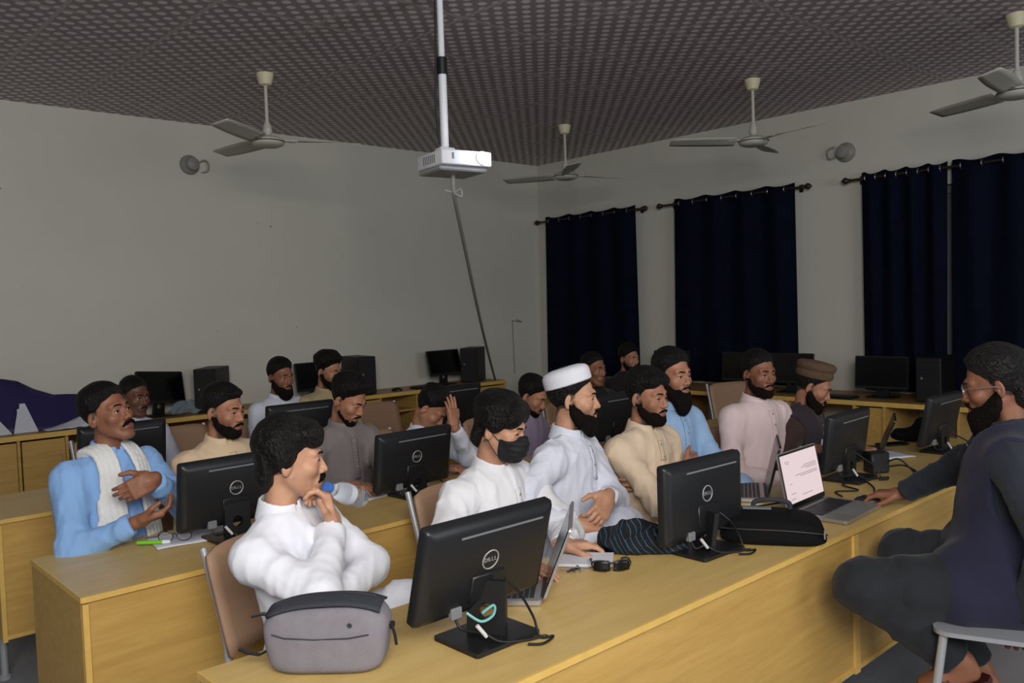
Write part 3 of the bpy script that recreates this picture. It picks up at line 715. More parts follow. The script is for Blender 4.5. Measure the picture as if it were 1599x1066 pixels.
bm = bm_new(); prism(bm, rrect(.16, .07, .008, 4), .001, Matrix.Translation((0, 0, .009))); obj('screen', bm, M['gloss'], t)
def paper_stack(label, loc, rz, w, d, n, group='loose papers'):
    t = thing('paper_sheet', label, 'paper', loc, R(rz), group)
    bm = bm_new()
    rows = [[(w*(-.5+j/10), d*(-.5+i/6), .001+n*.0004+.0012*math.sin(j*.9+i)) for j in range(11)] for i in range(7)]
    sheet(bm, rows, .0008+n*.0004); obj('sheet', bm, M['paper'], t, 'all')
    bm = bm_new()
    for k in range(7): box(bm, (-.02*w, d*(.32-.1*k), .0045+n*.0006), (w*.7, .002, .0006))
    obj('printed_lines', bm, M['papershade'], t)
paper_stack('white printed papers lying before the man in blue', (1.25, 3.19, DZ), -8, .30, .20, 4)
paper_stack('small white sheet at the foot of the edge-on monitor on the right', (4.33, 1.90, DZ), -28, .30, .21, 6)
paper_stack('white sheet beside the standing monitor near the grey-shirted man', (2.12, 3.25, DZ), 10, .2, .14, 1)
t = thing('highlighter_pen', 'bright green pen lying on the papers at the left', 'pen', (1.10, 3.185, DZ+.013), R(-42))
bm = bm_new(); tube(bm, [(-.06, 0, 0), (.035, 0, 0)], .0075, 12); obj('barrel', bm, M['green'], t, True)
bm = bm_new(); tube(bm, [(.035, 0, 0), (.062, 0, 0)], [.008, .007], 12); obj('cap', bm, M['white'], t, True)
t = thing('power_adaptor', 'black box adaptor at the foot of the edge-on monitor', 'adaptor', (3.93, 1.73, DZ), R(-30))
bm = bm_new(); box(bm, (0, 0, .05), (.10, .07, .1), .008); obj('body', bm, M['black'], t, True)
bm = bm_new(); tube(bm, spline([(.04, -.03, .03), (.09, -.08, .04), (.12, -.16, .012), (.13, -.22, .006)], 6), .004, 8); tube(bm, spline([(.03, -.03, .05), (.07, -.07, .07), (.10, -.13, .02), (.10, -.2, .006)], 6), .004, 8); obj('cord', bm, M['cable'], t, True)
bm = bm_new()
tube(bm, spline([(2.66, 1.86, .757), (2.74, 1.9, .79), (2.84, 1.84, .757), (2.92, 1.78, .765), (2.98, 1.80, .757), (3.3, 1.70, .757), (3.42, 1.76, .757)], 7), .0038, 8)
tube(bm, spline([(2.62, 1.80, .757), (2.7, 1.82, .80), (2.78, 1.78, .757), (2.88, 1.72, .757), (2.94, 1.7, .757)], 7), .0035, 8)
tag(obj('charger_cable', bm, M['cable'], None, True), 'black looping cables on the desk behind the glowing laptop', 'cable')
bm = bm_new()
tube(bm, spline([(3.35, 1.62, .757), (3.42, 1.68, .757), (3.5, 1.62, .757), (3.56, 1.72, .757), (3.68, 1.68, .757), (3.6, 1.6, .757), (3.52, 1.56, .757)], 7), .0036, 8)
tag(obj('charger_cable', bm, M['cable'], None, True), 'black cable snaking from the mouse toward the edge-on monitor', 'cable')
bm = bm_new(); tube(bm, spline([(2.95, 1.56, .77), (2.88, 1.58, .765), (2.80, 1.66, .757), (2.74, 1.72, .757)], 7), .004, 8); tube(bm, [(2.945, 1.561, .768), (2.915, 1.57, .767)], .0075, 8)
tag(obj('laptop_charger_lead', bm, M['vga'], None, True), 'dark plug lead running from the glowing laptop\'s left side', 'cable')

# navy banner heap and its white pieces on the back counter
t = thing('folded_banner', 'crumpled navy printed banner slumped on the back counter at far left', 'banner', (0, 7.0, ZB))
prof = [(1.0, .42), (1.25, .40), (1.42, .385), (1.51, .37), (1.62, .30), (1.75, .235), (1.86, .225), (1.97, .22), (2.05, .17)]
bm = bm_new(); rows = []
for i in range(9):
    s = i/8
    rows.append([(x+.02*math.sin(7*s+x*5), .10-.20*s+.02*math.sin(13*x+3*s), max(.003, h*(1-s)**1.1+.0035+.01*math.sin(11*x+5*s)*(1-s))) for x, h in prof])
sheet(bm, rows, .004); obj('sheet', bm, M['navyflex'], t, 'all')
bm = bm_new()
def tri(p): 
    prism(bm, p, .003, Matrix.Translation((0, -.118, 0)) @ Euler((R(78), 0, 0)).to_matrix().to_4x4())
tri([(1.44, .0), (1.60, .0), (1.53, .215), (1.495, .215), (1.49, .18), (1.475, .175), (1.475, .15)])
tri([(1.2, .0), (1.43, .0), (1.30, .19)])
obj('white_print', bm, M['wetpaper'], t)
t = thing('paper_sheet', 'crumpled pale sheet poking out below the navy banner', 'paper', (1.80, 6.86, ZB), R(6), 'loose papers')
bm = bm_new(); sheet(bm, [[(-.17+.36*j/8, -.05+.1*i/4, .006+(.10*(j/8)**1.4)*(i/4)+.01*math.sin(3*j+i)*(j/8)) for j in range(9)] for i in range(5)], .003); obj('sheet', bm, M['wetpaper'], t, 'all')
t = thing('plastic_wrap', 'crumpled clear plastic wrapping beside the tipped monitor', 'plastic wrap', (2.74, 6.88, ZB))
bm = bm_new(); rnd = random.Random(3)
sheet(bm, [[(-.18+.3*j/9, -.05+.12*i/6, .006+.10*math.sin(PI*j/9)*(i/6)+rnd.uniform(0, .03)) for j in range(10)] for i in range(7)], .0015); obj('film', bm, M['plasticfilm'], t)

# ------------------------------------------------------------------ chairs
def make_chair(label, x, y, az, group='tan board-backed chairs', bar=.208):
    t = thing('chair', label, 'chair', (x, y, 0), -R(az), group)
    bm = bm_new(); prism(bm, rrect(.42, .40, .05, 5), .022, Matrix.Translation((0, 0, .425))); obj('seat', bm, M['chairtan'], t, True)
    bm = bm_new(); rows = []
    for i in range(9):
        s = i/8
        rows.append([(.213*u*(1-.04*max(0, s-.85)*6), -.185-.085*s+.018*u*u, 0.57+.32*s-.02*(abs(u)**6 if s == 1 else 0)) for u in [-1+2*j/10 for j in range(11)]])
    sheet(bm, rows, .014); obj('backrest', bm, M['chairtan'], t, 'all')
    for s in (-1, 1):
        bm = bm_new(); tube(bm, spline([(s*.205, .17, .012), (s*.205, .175, .40), (s*.205, .15, .425), (s*.205, -.16, .425)], 6), .011, 10); obj('leg', bm, M['grey'], t, True)
        bm = bm_new(); tube(bm, spline([(s*.205, -.24, .012), (s*.205, -.20, .42), (s*bar, -.205, .60), (s*bar, -.285, .885)], 6), .0125, 10); obj('leg', bm, M['grey'], t, True)
    bm = bm_new(); tube(bm, [(-.205, -.2, .40), (.205, -.2, .40)], .009, 8); tube(bm, [(-.205, .17, .40), (.205, .17, .40)], .009, 8); obj('cross_rail', bm, M['grey'], t, True)
    return t
# high stool of the presenter
t = thing('stool', 'grey-framed stool with white seat edge under the presenter', 'stool', (2.93, .90, 0), R(20))
bm = bm_new(); prism(bm, rrect(.38, .34, .05, 5), .014, Matrix.Translation((-.03, .02, .540))); obj('seat', bm, M['grey'], t, True)
for sx in (-1, 1):
    for sy in (-1, 1):
        bm = bm_new(); tube(bm, [(sx*.16-.03, sy*.14+.02, .541), (sx*.28, sy*.23, .012)], .013, 10); obj('leg', bm, M['grey'], t, True)
bm = bm_new()
for a, b in (((-.245, -.205), (.245, -.205)), ((-.245, .205), (.245, .205)), ((-.245, -.205), (-.245, .205)), ((.245, -.205), (.245, .205))): tube(bm, [(a[0], a[1], .2), (b[0], b[1], .2)], .01, 8)
obj('foot_rail', bm, M['grey'], t, True)
# ------------------------------------------------------------------ implicit surfaces for bodies and cloth
f32 = np.float32
def V(*a): return np.array(a, f32)
def unit(v): v = np.asarray(v, f32); return v/np.linalg.norm(v)
def nets(F, o, h):
    Sg = F < 0
    s = Sg.astype(np.int8)
    c = s[:-1, :-1, :-1]+s[1:, :-1, :-1]+s[:-1, 1:, :-1]+s[:-1, :-1, 1:]+s[1:, 1:, :-1]+s[1:, :-1, 1:]+s[:-1, 1:, 1:]+s[1:, 1:, 1:]
    act = (c > 0) & (c < 8)
    I = np.argwhere(act)
    acc = np.zeros((len(I), 3), f32); cnt = np.zeros(len(I), f32)
    cor = [(0, 0, 0), (1, 0, 0), (0, 1, 0), (1, 1, 0), (0, 0, 1), (1, 0, 1), (0, 1, 1), (1, 1, 1)]
    fv = [F[I[:, 0]+a, I[:, 1]+b, I[:, 2]+d] for a, b, d in cor]
    for a in range(8):
        for ax in (1, 2, 4):
            if a & ax: continue
            b = a | ax; f0, f1 = fv[a], fv[b]; m = (f0 < 0) != (f1 < 0)
            t = f0[m]/(f0[m]-f1[m]); p0 = np.array(cor[a], f32); d = np.array(cor[b], f32)-p0
            acc[m] += p0+t[:, None]*d; cnt[m] += 1
    verts = np.asarray(o, f32)+h*(I+acc/cnt[:, None])
    vid = np.full(act.shape, -1, np.int32); vid[act] = np.arange(len(I))
    Q = []
    for ax in range(3):
        sl0 = [slice(None)]*3; sl1 = [slice(None)]*3; sl0[ax] = slice(0, -1); sl1[ax] = slice(1, None)
        D = Sg[tuple(sl0)] != Sg[tuple(sl1)]
        E = np.argwhere(D); u, w = [(1, 2), (2, 0), (0, 1)][ax]
        ok = (E[:, u] > 0) & (E[:, w] > 0) & (E[:, u] < F.shape[u]-1) & (E[:, w] < F.shape[w]-1); E = E[ok]
        def cell(du, dw):
            X = E.copy(); X[:, u] += du; X[:, w] += dw; return vid[X[:, 0], X[:, 1], X[:, 2]]
        q = np.stack([cell(-1, -1), cell(0, -1), cell(0, 0), cell(-1, 0)], 1)
        ins = Sg[E[:, 0], E[:, 1], E[:, 2]]
        q[~ins] = q[~ins][:, ::-1]; Q.append(q)
    Q = np.concatenate(Q); Q = Q[(Q >= 0).all(1)]
    return verts, Q
def grid(lo, hi, h):
    lo = np.asarray(lo, f32); n = np.ceil((np.asarray(hi, f32)-lo)/h).astype(int)+1
    ax = [lo[i]+h*np.arange(n[i], dtype=f32) for i in range(3)]
    G = np.stack(np.meshgrid(*ax, indexing='ij'), -1)
    return lo, n, G.reshape(-1, 3).astype(f32)
def poly(fn, lo, hi, h):
    o, n, P = grid(lo, hi, h); return nets(fn(P).reshape(n), o, h)
def mesh_obj(name, parts, mats, parent=None, mi=None):
    vs = []; qs = []; off = 0
    for v, q in parts: vs.append(v); qs.append(q+off); off += len(v)
    v = np.concatenate(vs); q = np.concatenate(qs)
    me = bpy.data.meshes.new(name)
    me.vertices.add(len(v)); me.vertices.foreach_set('co', v.astype(f32).ravel())
    me.loops.add(q.size); me.loops.foreach_set('vertex_index', q.astype(np.int32).ravel())
    me.polygons.add(len(q)); me.polygons.foreach_set('loop_start', np.arange(0, q.size, 4, dtype=np.int32))
    me.polygons.foreach_set('use_smooth', np.ones(len(q), bool))
    for m in mats: me.materials.append(m)
    if mi is not None: me.polygons.foreach_set('material_index', mi.astype(np.int32))
    me.update(calc_edges=True); me.validate()
    o = bpy.data.objects.new(name, me); C.objects.link(o)
    if parent: o.parent = parent
    return o
def cone(P, a, b, ra, rb):
    a = np.asarray(a, f32); ab = np.asarray(b, f32)-a
    q = P-a; t = np.clip(q@ab/max(float(ab@ab), 1e-9), 0, 1)
    return np.sqrt(((q-t[:, None]*ab)**2).sum(1))-(ra+(rb-ra)*t)
def ell(P, c, r, Rm=None):
    q = P-np.asarray(c, f32)
    if Rm is not None: q = q@np.asarray(Rm, f32)
    r = np.asarray(r, f32); k0 = np.sqrt(((q/r)**2).sum(1)); k1 = np.sqrt(((q/(r*r))**2).sum(1))+1e-6
    return k0*(k0-1)/k1
def smin(a, b, k):
    h = np.clip(.5+.5*(b-a)/k, 0, 1); return b+(a-b)*h-k*h*(1-h)
def smax(a, b, k): return -smin(-a, -b, k)
def wav(P, seed, lo, hi, n=5, sc=(1, 1, 1)):
    r = np.random.RandomState(seed); out = np.zeros(len(P), f32); Q = P*np.asarray(sc, f32)
    for i in range(n):
        d = r.normal(size=3); d /= np.linalg.norm(d); k = r.uniform(lo, hi); w = r.normal(size=3); w = w/np.linalg.norm(w)*k*.45
        out += np.sin(Q@(d*k).astype(f32)+r.uniform(0, 6.28)+1.3*np.sin(Q@w.astype(f32)+r.uniform(0, 6.28)))
    return out/n
def fold(P, seed, lo, hi, n=4, sc=(1, 1, 1)):
    """ridged cloth folds, warped"""
    r = np.random.RandomState(seed); out = np.zeros(len(P), f32); Q = P*np.asarray(sc, f32)
    for i in range(n):
        d = r.normal(size=3); d /= np.linalg.norm(d); k = r.uniform(lo, hi); w = r.normal(size=3); w = w/np.linalg.norm(w)*k*.5; m = r.normal(size=3)*9
        s = np.abs(np.sin(Q@(d*k).astype(f32)+r.uniform(0, 6.28)+1.1*np.sin(Q@w.astype(f32)+r.uniform(0, 6.28))))
        out += (1-np.sqrt(s*s+.012))**3*2.2*(.5+.5*np.sin(Q@m.astype(f32)+r.uniform(0, 6.28)))
    return out/n
def eul(pitch=0, yaw=0, roll=0):
    return np.array((Euler((0, 0, -yaw)).to_matrix() @ Euler((-pitch, 0, 0)).to_matrix() @ Euler((0, roll, 0)).to_matrix()), f32)

# ------------------------------------------------------------------ head
def face_sdf(P, o):
    jw = o.get('jaw', 1.0); fat = o.get('fat', 0.0)
    sx = P.copy(); sx[:, 0] = np.abs(sx[:, 0])                     # mirrored halves
    d = ell(P, (0, -.014, .045), (.0745, .097, .086))
    d = smin(d, ell(P, (0, .030, -.022), (.0590*jw+fat*.3, .064, .079)), .03)
    d = smin(d, cone(sx, (.0515*jw+fat*.3, .0, -.046), (.021, .064, -.101), .017+fat*.2, .0165), .03)
    d = smin(d, ell(P, (0, .074, -.099), (.021, .019, .019)), .022)
    d = smin(d, cone(sx, (.014, .088, .024), (.042, .074, .024), .0115, .010), .018)
    d = smin(d, ell(sx, (.041, .062, -.022), (.023, .022, .020)), .02)
    if fat: d = smin(d, ell(sx, (.045, .045, -.06), (.026+fat*.3, .03, .03)), .02)
    d = smax(d, -ell(sx, (.031, .106, .002), (.0175, .016, .0125)), .012)
    # lids with a slit for the eye
    lid = ell(sx, (.031, .0765, .001), (.0158, .0158, .0150))
    slit = ell(sx, (.031, .094, -.0005 if o.get('eyes', 1) else .0), (.0140, .016, .0050 if o.get('eyes', 1) else .001))
    d = smax(smin(d, lid, .006), -slit, .003)
    # nose
    nl = o.get('nose', 1.0)
    d = smin(d, cone(P, (0, .088, .014), (0, .0935+.0155*nl, -.030), .0072, .0108), .011)
    d = smin(d, ell(sx, (.0125, .097, -.034), (.0085, .0115, .0082)), .006)
    d = smax(d, -ell(sx, (.007, .102, -.0445), (.0034, .006, .005)), .004)
    # lips
    d = smin(d, ell(P, (0, .082, -.066), (.032, .018, .022)), .012)
    d = smin(d, ell(P, (0, .0965, -.0605), (.0205, .0085, .0052)), .005)
    d = smin(d, ell(P, (0, .0945, -.0725), (.0185, .0085, .0062)), .005)
    d = smax(d, -ell(P, (0, .104, -.0663), (.022, .012, .0012)), .003)
    # ears
    Re = np.array(Euler((R(-8), 0, R(22))).to_matrix(), f32)
    q = sx
    e = ell(q, (.0765, -.010, -.004), (.0085, .0185, .031), Re)
    e = smax(e, -ell(q, (.086, -.006, -.002), (.0065, .0105, .019), Re), .005)
    e = smin(e, ell(q, (.0805, -.006, -.012), (.004, .005, .009)), .004)
    d = smin(d, e, .007)
    return d
def beard_line(P):   # upper limit of a beard along the cheek
    return np.interp(P[:, 1], [-.02, .0, .014, .026, .055, .085, .10], [.0, .0, -.006, -.030, -.050, -.058, -.062]).astype(f32)
def hair_back(P):    # hairline in profile: hair stays behind this y for a given z
    return np.interp(P[:, 2], [-.12, -.075, -.035, -.028, .0, .012, .03, .05, .07, .085, .11, .2], [-.2, -.072, -.045, -.012, .012, .020, .028, .050, .076, .090, .15, .3]).astype(f32)

def hair_mat(name, col):
    m, t, pb = newmat(name); N = t.nodes; L = t.links
    pb.inputs['Base Color'].default_value = col; pb.inputs['Roughness'].default_value = .55; pb.inputs['Specular IOR Level'].default_value = .28
    tc = N.new('ShaderNodeTexCoord'); mp = N.new('ShaderNodeMapping'); mp.inputs['Scale'].default_value = (1, .16, .22); L.new(tc.outputs['Object'], mp.inputs[0])
    w = N.new('ShaderNodeTexNoise'); w.inputs['Scale'].default_value = 330; w.inputs['Detail'].default_value = 3; w.inputs['Distortion'].default_value = .4; L.new(mp.outputs[0], w.inputs['Vector'])
    b = N.new('ShaderNodeBump'); b.inputs['Strength'].default_value = 1; b.inputs['Distance'].default_value = .012; L.new(w.outputs['Fac'], b.inputs['Height']); L.new(b.outputs[0], pb.inputs['Normal'])
    return m
HAIR = hair_mat('hair_black', srgb(15, 12, 12))
BEARD = mat('beard_black', srgb(25, 20, 18), .85, bump=1.0, bscale=300, spec=.1, stretch=(1, 1, .3), var=.3, vscale=120)
BROWN_HAIR = mat('hair_greying', srgb(44, 38, 36), .7, bump=.8, bscale=220, spec=.2)
EYEW = mat('eye_white', srgb(206, 200, 196), .25); EYEI = mat('eye_iris', srgb(40, 24, 16), .15); LIPCOL = {}
SK = {}
def skin(tone):
    if tone not in SK:
        c = {'fair': srgb(194, 148, 120), 'mid': srgb(168, 120, 94), 'tan': srgb(140, 94, 71), 'dark': srgb(104, 68, 52)}[tone]
        l = {'fair': srgb(172, 112, 98), 'mid': srgb(140, 92, 80), 'tan': srgb(124, 74, 64), 'dark': srgb(84, 50, 44)}[tone]
        m, t, pb = newmat('skin_'+tone); N = t.nodes; Lk = t.links
        tc = N.new('ShaderNodeTexCoord'); n1 = N.new('ShaderNodeTexNoise'); n1.inputs['Scale'].default_value = 20; n1.inputs['Detail'].default_value = 5; Lk.new(tc.outputs['Object'], n1.inputs['Vector'])
        r1 = N.new('ShaderNodeValToRGB'); r1.color_ramp.elements[0].position = .32; r1.color_ramp.elements[0].color = (c[0]*.86, c[1]*.80, c[2]*.78, 1); r1.color_ramp.elements[1].position = .66; r1.color_ramp.elements[1].color = (c[0]*1.06, c[1]*1.04, c[2]*1.03, 1); Lk.new(n1.outputs['Fac'], r1.inputs[0])
        at_ = N.new('ShaderNodeAttribute'); at_.attribute_name = 'stubble'
        n2 = N.new('ShaderNodeTexNoise'); n2.inputs['Scale'].default_value = 420; Lk.new(tc.outputs['Object'], n2.inputs['Vector'])
        mr = N.new('ShaderNodeMapRange'); mr.inputs[1].default_value = .3; mr.inputs[2].default_value = .7; mr.inputs[3].default_value = .75; mr.inputs[4].default_value = 1.1; Lk.new(n2.outputs['Fac'], mr.inputs[0])
        mm = N.new('ShaderNodeMath'); mm.operation = 'MULTIPLY'; mm.use_clamp = True; Lk.new(at_.outputs['Fac'], mm.inputs[0]); Lk.new(mr.outputs[0], mm.inputs[1])
        mx = N.new('ShaderNodeMix'); mx.data_type = 'RGBA'; Lk.new(mm.outputs[0], mx.inputs[0]); Lk.new(r1.outputs[0], mx.inputs[6]); mx.inputs[7].default_value = srgb(24, 18, 17); Lk.new(mx.outputs[2], pb.inputs['Base Color'])
        n3 = N.new('ShaderNodeTexNoise'); n3.inputs['Scale'].default_value = 170; Lk.new(tc.outputs['Object'], n3.inputs['Vector']); b = N.new('ShaderNodeBump'); b.inputs['Strength'].default_value = .12; b.inputs['Distance'].default_value = .01; Lk.new(n3.outputs['Fac'], b.inputs['Height']); Lk.new(b.outputs[0], pb.inputs['Normal'])
        pb.inputs['Roughness'].default_value = .5; pb.inputs['Specular IOR Level'].default_value = .4
        SK[tone] = (m, mat('lips_'+tone, l, .42))
    return SK[tone]
CL = {}
def cloth(r, g, b, name='cloth'):
    if (r, g, b) not in CL: CL[(r, g, b)] = cloth_mat(name+'_%d' % len(CL), srgb(r, g, b))
    return CL[(r, g, b)]

def hand_sdf(Q, curl, spread=.10, thumb=.5):
    d = np.sqrt((np.maximum(np.abs(Q-V(0, .046, 0))-V(.030, .036, .004), 0)**2).sum(1))-.010
    d = smin(d, cone(Q, (0, -.012, 0), (0, .014, 0), .0245, .025), .02)
    d = smin(d, ell(Q, (.022, .03, .008), (.018, .030, .013)), .012)
    for i, (x, l, r, sp) in enumerate(((.030, .074, .0090, .6), (.0105, .083, .0094, .15), (-.010, .077, .0090, -.3), (-.0285, .060, .0080, -.8))):
        b = V(x, .084-.006*abs(x-.008)/.03, 0); A = 0.0; c = curl[i] if isinstance(curl, (list, tuple)) else curl
        for seg, (fr, w) in enumerate(((.46, .9), (.30, 1.15), (.24, .8))):
            A += c*w*1.25; sa = sp*spread
            dr = V(math.sin(sa)*math.cos(A), math.cos(sa)*math.cos(A), math.sin(A))
            e = b+dr*l*fr; f = cone(Q, b, e, r*(1-.10*seg), r*(1-.10*(seg+1)))
            d = smin(d, f, .006 if seg == 0 else .002); b = e
    b = V(.030, .018, .006); dr = unit((.75-.35*thumb, .66, .12+.55*thumb)); e = b+dr*.046
    d = smin(d, cone(Q, b, e, .0125, .0105), .012)
    dr2 = unit((.45-.5*thumb, .86, .12+.5*thumb)); d = smin(d, cone(Q, e, e+dr2*.034, .0105, .0082), .003)
    return d

def ik(s, w, l1, l2, hint):
    s = np.asarray(s, f32); w = np.asarray(w, f32); D = w-s; d = float(np.linalg.norm(D)); mx = (l1+l2)*.985
    if d > mx: w = s+D/d*mx; D = w-s; d = mx
    u = D/d; a = (l1*l1-l2*l2+d*d)/(2*d); hh = math.sqrt(max(l1*l1-a*a, 1e-6)); h = np.asarray(hint, f32); h = h-u*float(h@u)
    return s+u*a+unit(h)*hh, w

def person(label, head, az, lean=(0, .06), haz=None, hp=0, hr=0, L=None, Rr=None, tone='mid', top=(220, 222, 228), legs=None, hair='short',
           beard=None, mus=True, fine=1, hipz=.545, knees=None, ankles=None, build=1.0, fat=0.0, collar=True, wr=1.0, seed=1, lower=None, face=None, vest=None, foot=None, sandal=None, sleeve=None, drop=.054, hem=.125, hscale=(.945, .905, .955), hairmat=None, gaze=0.0, tuck=.42):
    azr = R(az); ca, sa = math.cos(azr), math.sin(azr)
    rx, ry = head[0]-(ca*lean[0]+sa*lean[1]), head[1]-(-sa*lean[0]+ca*lean[1])
    toL = lambda w: V(ca*(w[0]-rx)-sa*(w[1]-ry), sa*(w[0]-rx)+ca*(w[1]-ry), w[2])
    dirL = lambda w: V(ca*w[0]-sa*w[1], sa*w[0]+ca*w[1], w[2])
    Hc = V(lean[0], lean[1], head[2]); hyaw = R((haz if haz is not None else az)-az); Rh = eul(R(hp), hyaw, R(hr))*V(*hscale)
    N = Hc+eul(R(hp)*.35, hyaw*.3)@V(0, -.034, -.170)
    H = V(0, 0, hipz); U = unit(N-H); LT = float(np.linalg.norm(N-H)); r_ = unit(np.cross(V(0, 1, 0), U)); f_ = np.cross(U, r_)
    B = np.stack([r_, f_, U], 1); at = lambda x, y, z: H+r_*x+f_*y+U*z
    sw = .165*build
    sh = {s: N+r_*(s*sw)-U*drop+f_*.004 for s in (-1, 1)}
    arms = {}
    for s, spec in ((-1, L), (1, Rr)):
        spec = dict(spec or {})
        wv = spec.get('w'); 
        if wv is None: wv = (s*.07, .27, hipz+.15)
        elif spec.get('world', True): wv = toL(wv)
        hint = spec.get('hint', (s*.8, -.25, -.9))
        if 'el' in spec: hint = toL(spec['el'])-(sh[s]+wv)/2
        el, wv = ik(sh[s], wv, spec.get('l1', .275*build), spec.get('l2', .25*build), hint)
        u = spec.get('u'); n = spec.get('n')
        if u is None: u = unit(unit(wv-el)+V(-s*.5, .1, 0)); n = V(0, -.25, -.95)
        elif spec.get('world', True): u = dirL(u); n = dirL(n)
        u = unit(u); n = np.asarray(n, f32); n = unit(n-u*float(n@u)); th = np.cross(u, n) if s > 0 else np.cross(n, u)
        arms[s] = dict(sh=sh[s], el=el, w=wv, u=u, n=n, t=th, curl=spec.get('curl', .35), thumb=spec.get('thumb', .4), spread=spec.get('spread', .12))
    hj = {s: H+V(s*.095*build, .0, -.005) for s in (-1, 1)}
    kn = {}; an = {}
    for i, s in enumerate((-1, 1)):
        kn[s] = toL(knees[i]) if knees else hj[s]+V(s*.045, .40, .015)
        an[s] = toL(ankles[i]) if ankles else V(s*.13, kn[s][1]-(.42-tuck)-.04, .085)
    topm = cloth(*top); legm = cloth(*(legs or top)); sm, lm = skin(tone)
    g = .0074 if fine == 1 else (.0105 if fine == 2 else .014)
    # ---- garments
    def torso(P, off=0.0):
        d = ell(P, at(0, .012, LT*.70), (.170*build+off, .112*build+fat+off, .20+off), B)
        d = smin(d, ell(P, at(0, .02+fat*.6, LT*.34), (.158*build+fat*1.1+off, .122+fat*1.6+off, .20+off), B), .06)
        d = smin(d, ell(P, at(0, .0, .03), (.188*build+fat+off, .15+fat+off, .135+off), B), .06)
        d = smin(d, cone(P, sh[-1]+U*.004, sh[1]+U*.004, .054+off, .054+off), .06)
        for s in (-1, 1): d = smin(d, cone(P, N+r_*(s*.035)-U*.028, sh[s]-r_*(s*.01)+U*.004, .040+off, .054+off), .045)
        return d
    def helix(P, o, ax, t, k, sd):
        x0 = unit(np.cross(ax, V(.3, .2, 1))); y0 = np.cross(ax, x0); q = P-o
        an_ = np.arctan2(q@y0, q@x0)
        s = np.abs(np.sin(t*k+an_*1.0+.9*np.sin(t*21+sd)+.7*np.sin(P[:, 2]*19+P[:, 0]*23+sd)))
        s2 = np.abs(np.sin(t*k*1.7-an_*1.0+1.1*np.sin(t*17+sd*2)+.8*np.sin(P[:, 1]*25+sd)))
        return (1-np.sqrt(s*s+.01))**2+.6*(1-np.sqrt(s2*s2+.01))**2-.35
    def sleeves(P):
        d = None
        for s in (-1, 1):
            a = arms[s]; fa = unit(a['w']-a['el']); cu = a['w']-fa*.022
            ua = a['el']-a['sh']; ul = float(np.linalg.norm(ua)); tt = (P-a['sh'])@(ua/ul)
            e1 = cone(P, a['sh'], a['el'], .063*build, .056*build)-.008*wr*helix(P, a['sh'], ua/ul, tt, 15, seed)*np.clip(tt/ul+.25, 0, 1)
            tf = (P-a['el'])@fa
            e2 = cone(P, a['el'], cu, .056*build, .042)-.008*wr*helix(P, a['el'], fa, tf, 17, seed+3)*np.clip(1.15-tf/.26, 0, 1)
            e2 = smax(e2, (P-cu)@fa, .006)
            e = smin(e1, e2, .035); d = e if d is None else smin(d, e, .03)
        return d
    def thighs(P, ra, rb, frac, k=.05):
        d = None
        for s in (-1, 1):
            e = cone(P, hj[s], hj[s]+(kn[s]-hj[s])*frac, ra, rb); d = e if d is None else smin(d, e, k)
        return d
    def kurta(P, clean=False):
        d = smin(torso(P), sleeves(P), .036) if not sleeve else torso(P)
        d = smin(d, thighs(P, .115*build, .098, .72, .07), .05)
        if not clean:
            d = d+.004*wr*wav(P, seed, 26, 50, 5, (1, 1, .55))-.019*wr*fold(P, seed+60, 15, 30, 6, (1, 1, .45))-.018*wr*fold(P, seed+70, 36, 66, 8, (1, 1, .45))+.009*wr
        seat = np.where(P[:, 1] < .36, (hipz-.087)-P[:, 2], -1).astype(f32)
        return smax(d, seat, .012)
    def shalwar(P, clean=False):
        d = thighs(P, .103*build, .086, 1.0, .03)
        for s in (-1, 1):
            lg = unit(an[s]-kn[s]); d = smin(d, smax(cone(P, kn[s], an[s], .082, .066), (P-an[s])@lg+.02, .012), .03)
        for s in (-1, 1): d = smax(d, -((P-an[s])@unit(kn[s]-an[s])-.0), .01)if False else d
        if not clean: d = d+.004*wr*wav(P, seed+9, 30, 60, 5)-.020*wr*fold(P, seed+61, 16, 36, 6)-.012*wr*fold(P, seed+63, 40, 70, 6)+.008
        return smax(d, np.where(P[:, 1] < .30, (hipz-.083)-P[:, 2], -1).astype(f32) if not knees else d-1, .01)
    pts = [N+U*.08, H, sh[-1], sh[1]]+[arms[s][k] for s in (-1, 1) for k in ('el', 'w')]+[hj[s]+(kn[s]-hj[s])*.75 for s in (-1, 1)]
    pts = np.array(pts); lo = pts.min(0)-.15-fat; hi = pts.max(0)+.15+fat
    parts_k = [poly(kurta, lo, hi, g)]
    # ---- body: head, forearms, hands, feet and the hidden trunk, one mesh
    hg = .0032 if fine == 1 else (.0040 if fine == 2 else .0052)
    o_, n_, HP = grid((-.112, -.142, -.225), (.112, .145, .185), hg)
    fo = dict(face or {}); F = face_sdf(HP, fo)
    nb = np.linalg.inv(Rh)@(N-Hc)
    Fn = smin(F, cone(HP, (0, -.022, -.05), nb-V(0, .0, .02), .0515*build, .058*build), .022)
    hv, hq = nets(Fn.reshape(n_), o_, hg)
    cen = hv[hq].mean(1)
    lipm = ((ell(cen, (0, .0965, -.0605), (.0225, .0125, .0066)) < .0004) | (ell(cen, (0, .0945, -.0725), (.0205, .0125, .0076)) < .0004)) & (cen[:, 1] > .088)
    upv = hv[:, 2]-beard_line(hv)-((beard or {}).get('up', 0)); lipv = ell(hv, (0, .1, -.0665), (.022, .03, .009))
    stub = np.clip((-upv+.014+.006*wav(hv, seed+29, 90, 240, 5))/.032, 0, 1)*np.clip((hv[:, 1]+.012)/.02, 0, 1)*np.clip(lipv/.006, 0, 1)*np.clip((hv[:, 2]+.16)/.03, 0, 1)*((.95 if beard['t'] > .003 else .5) if beard else .16)
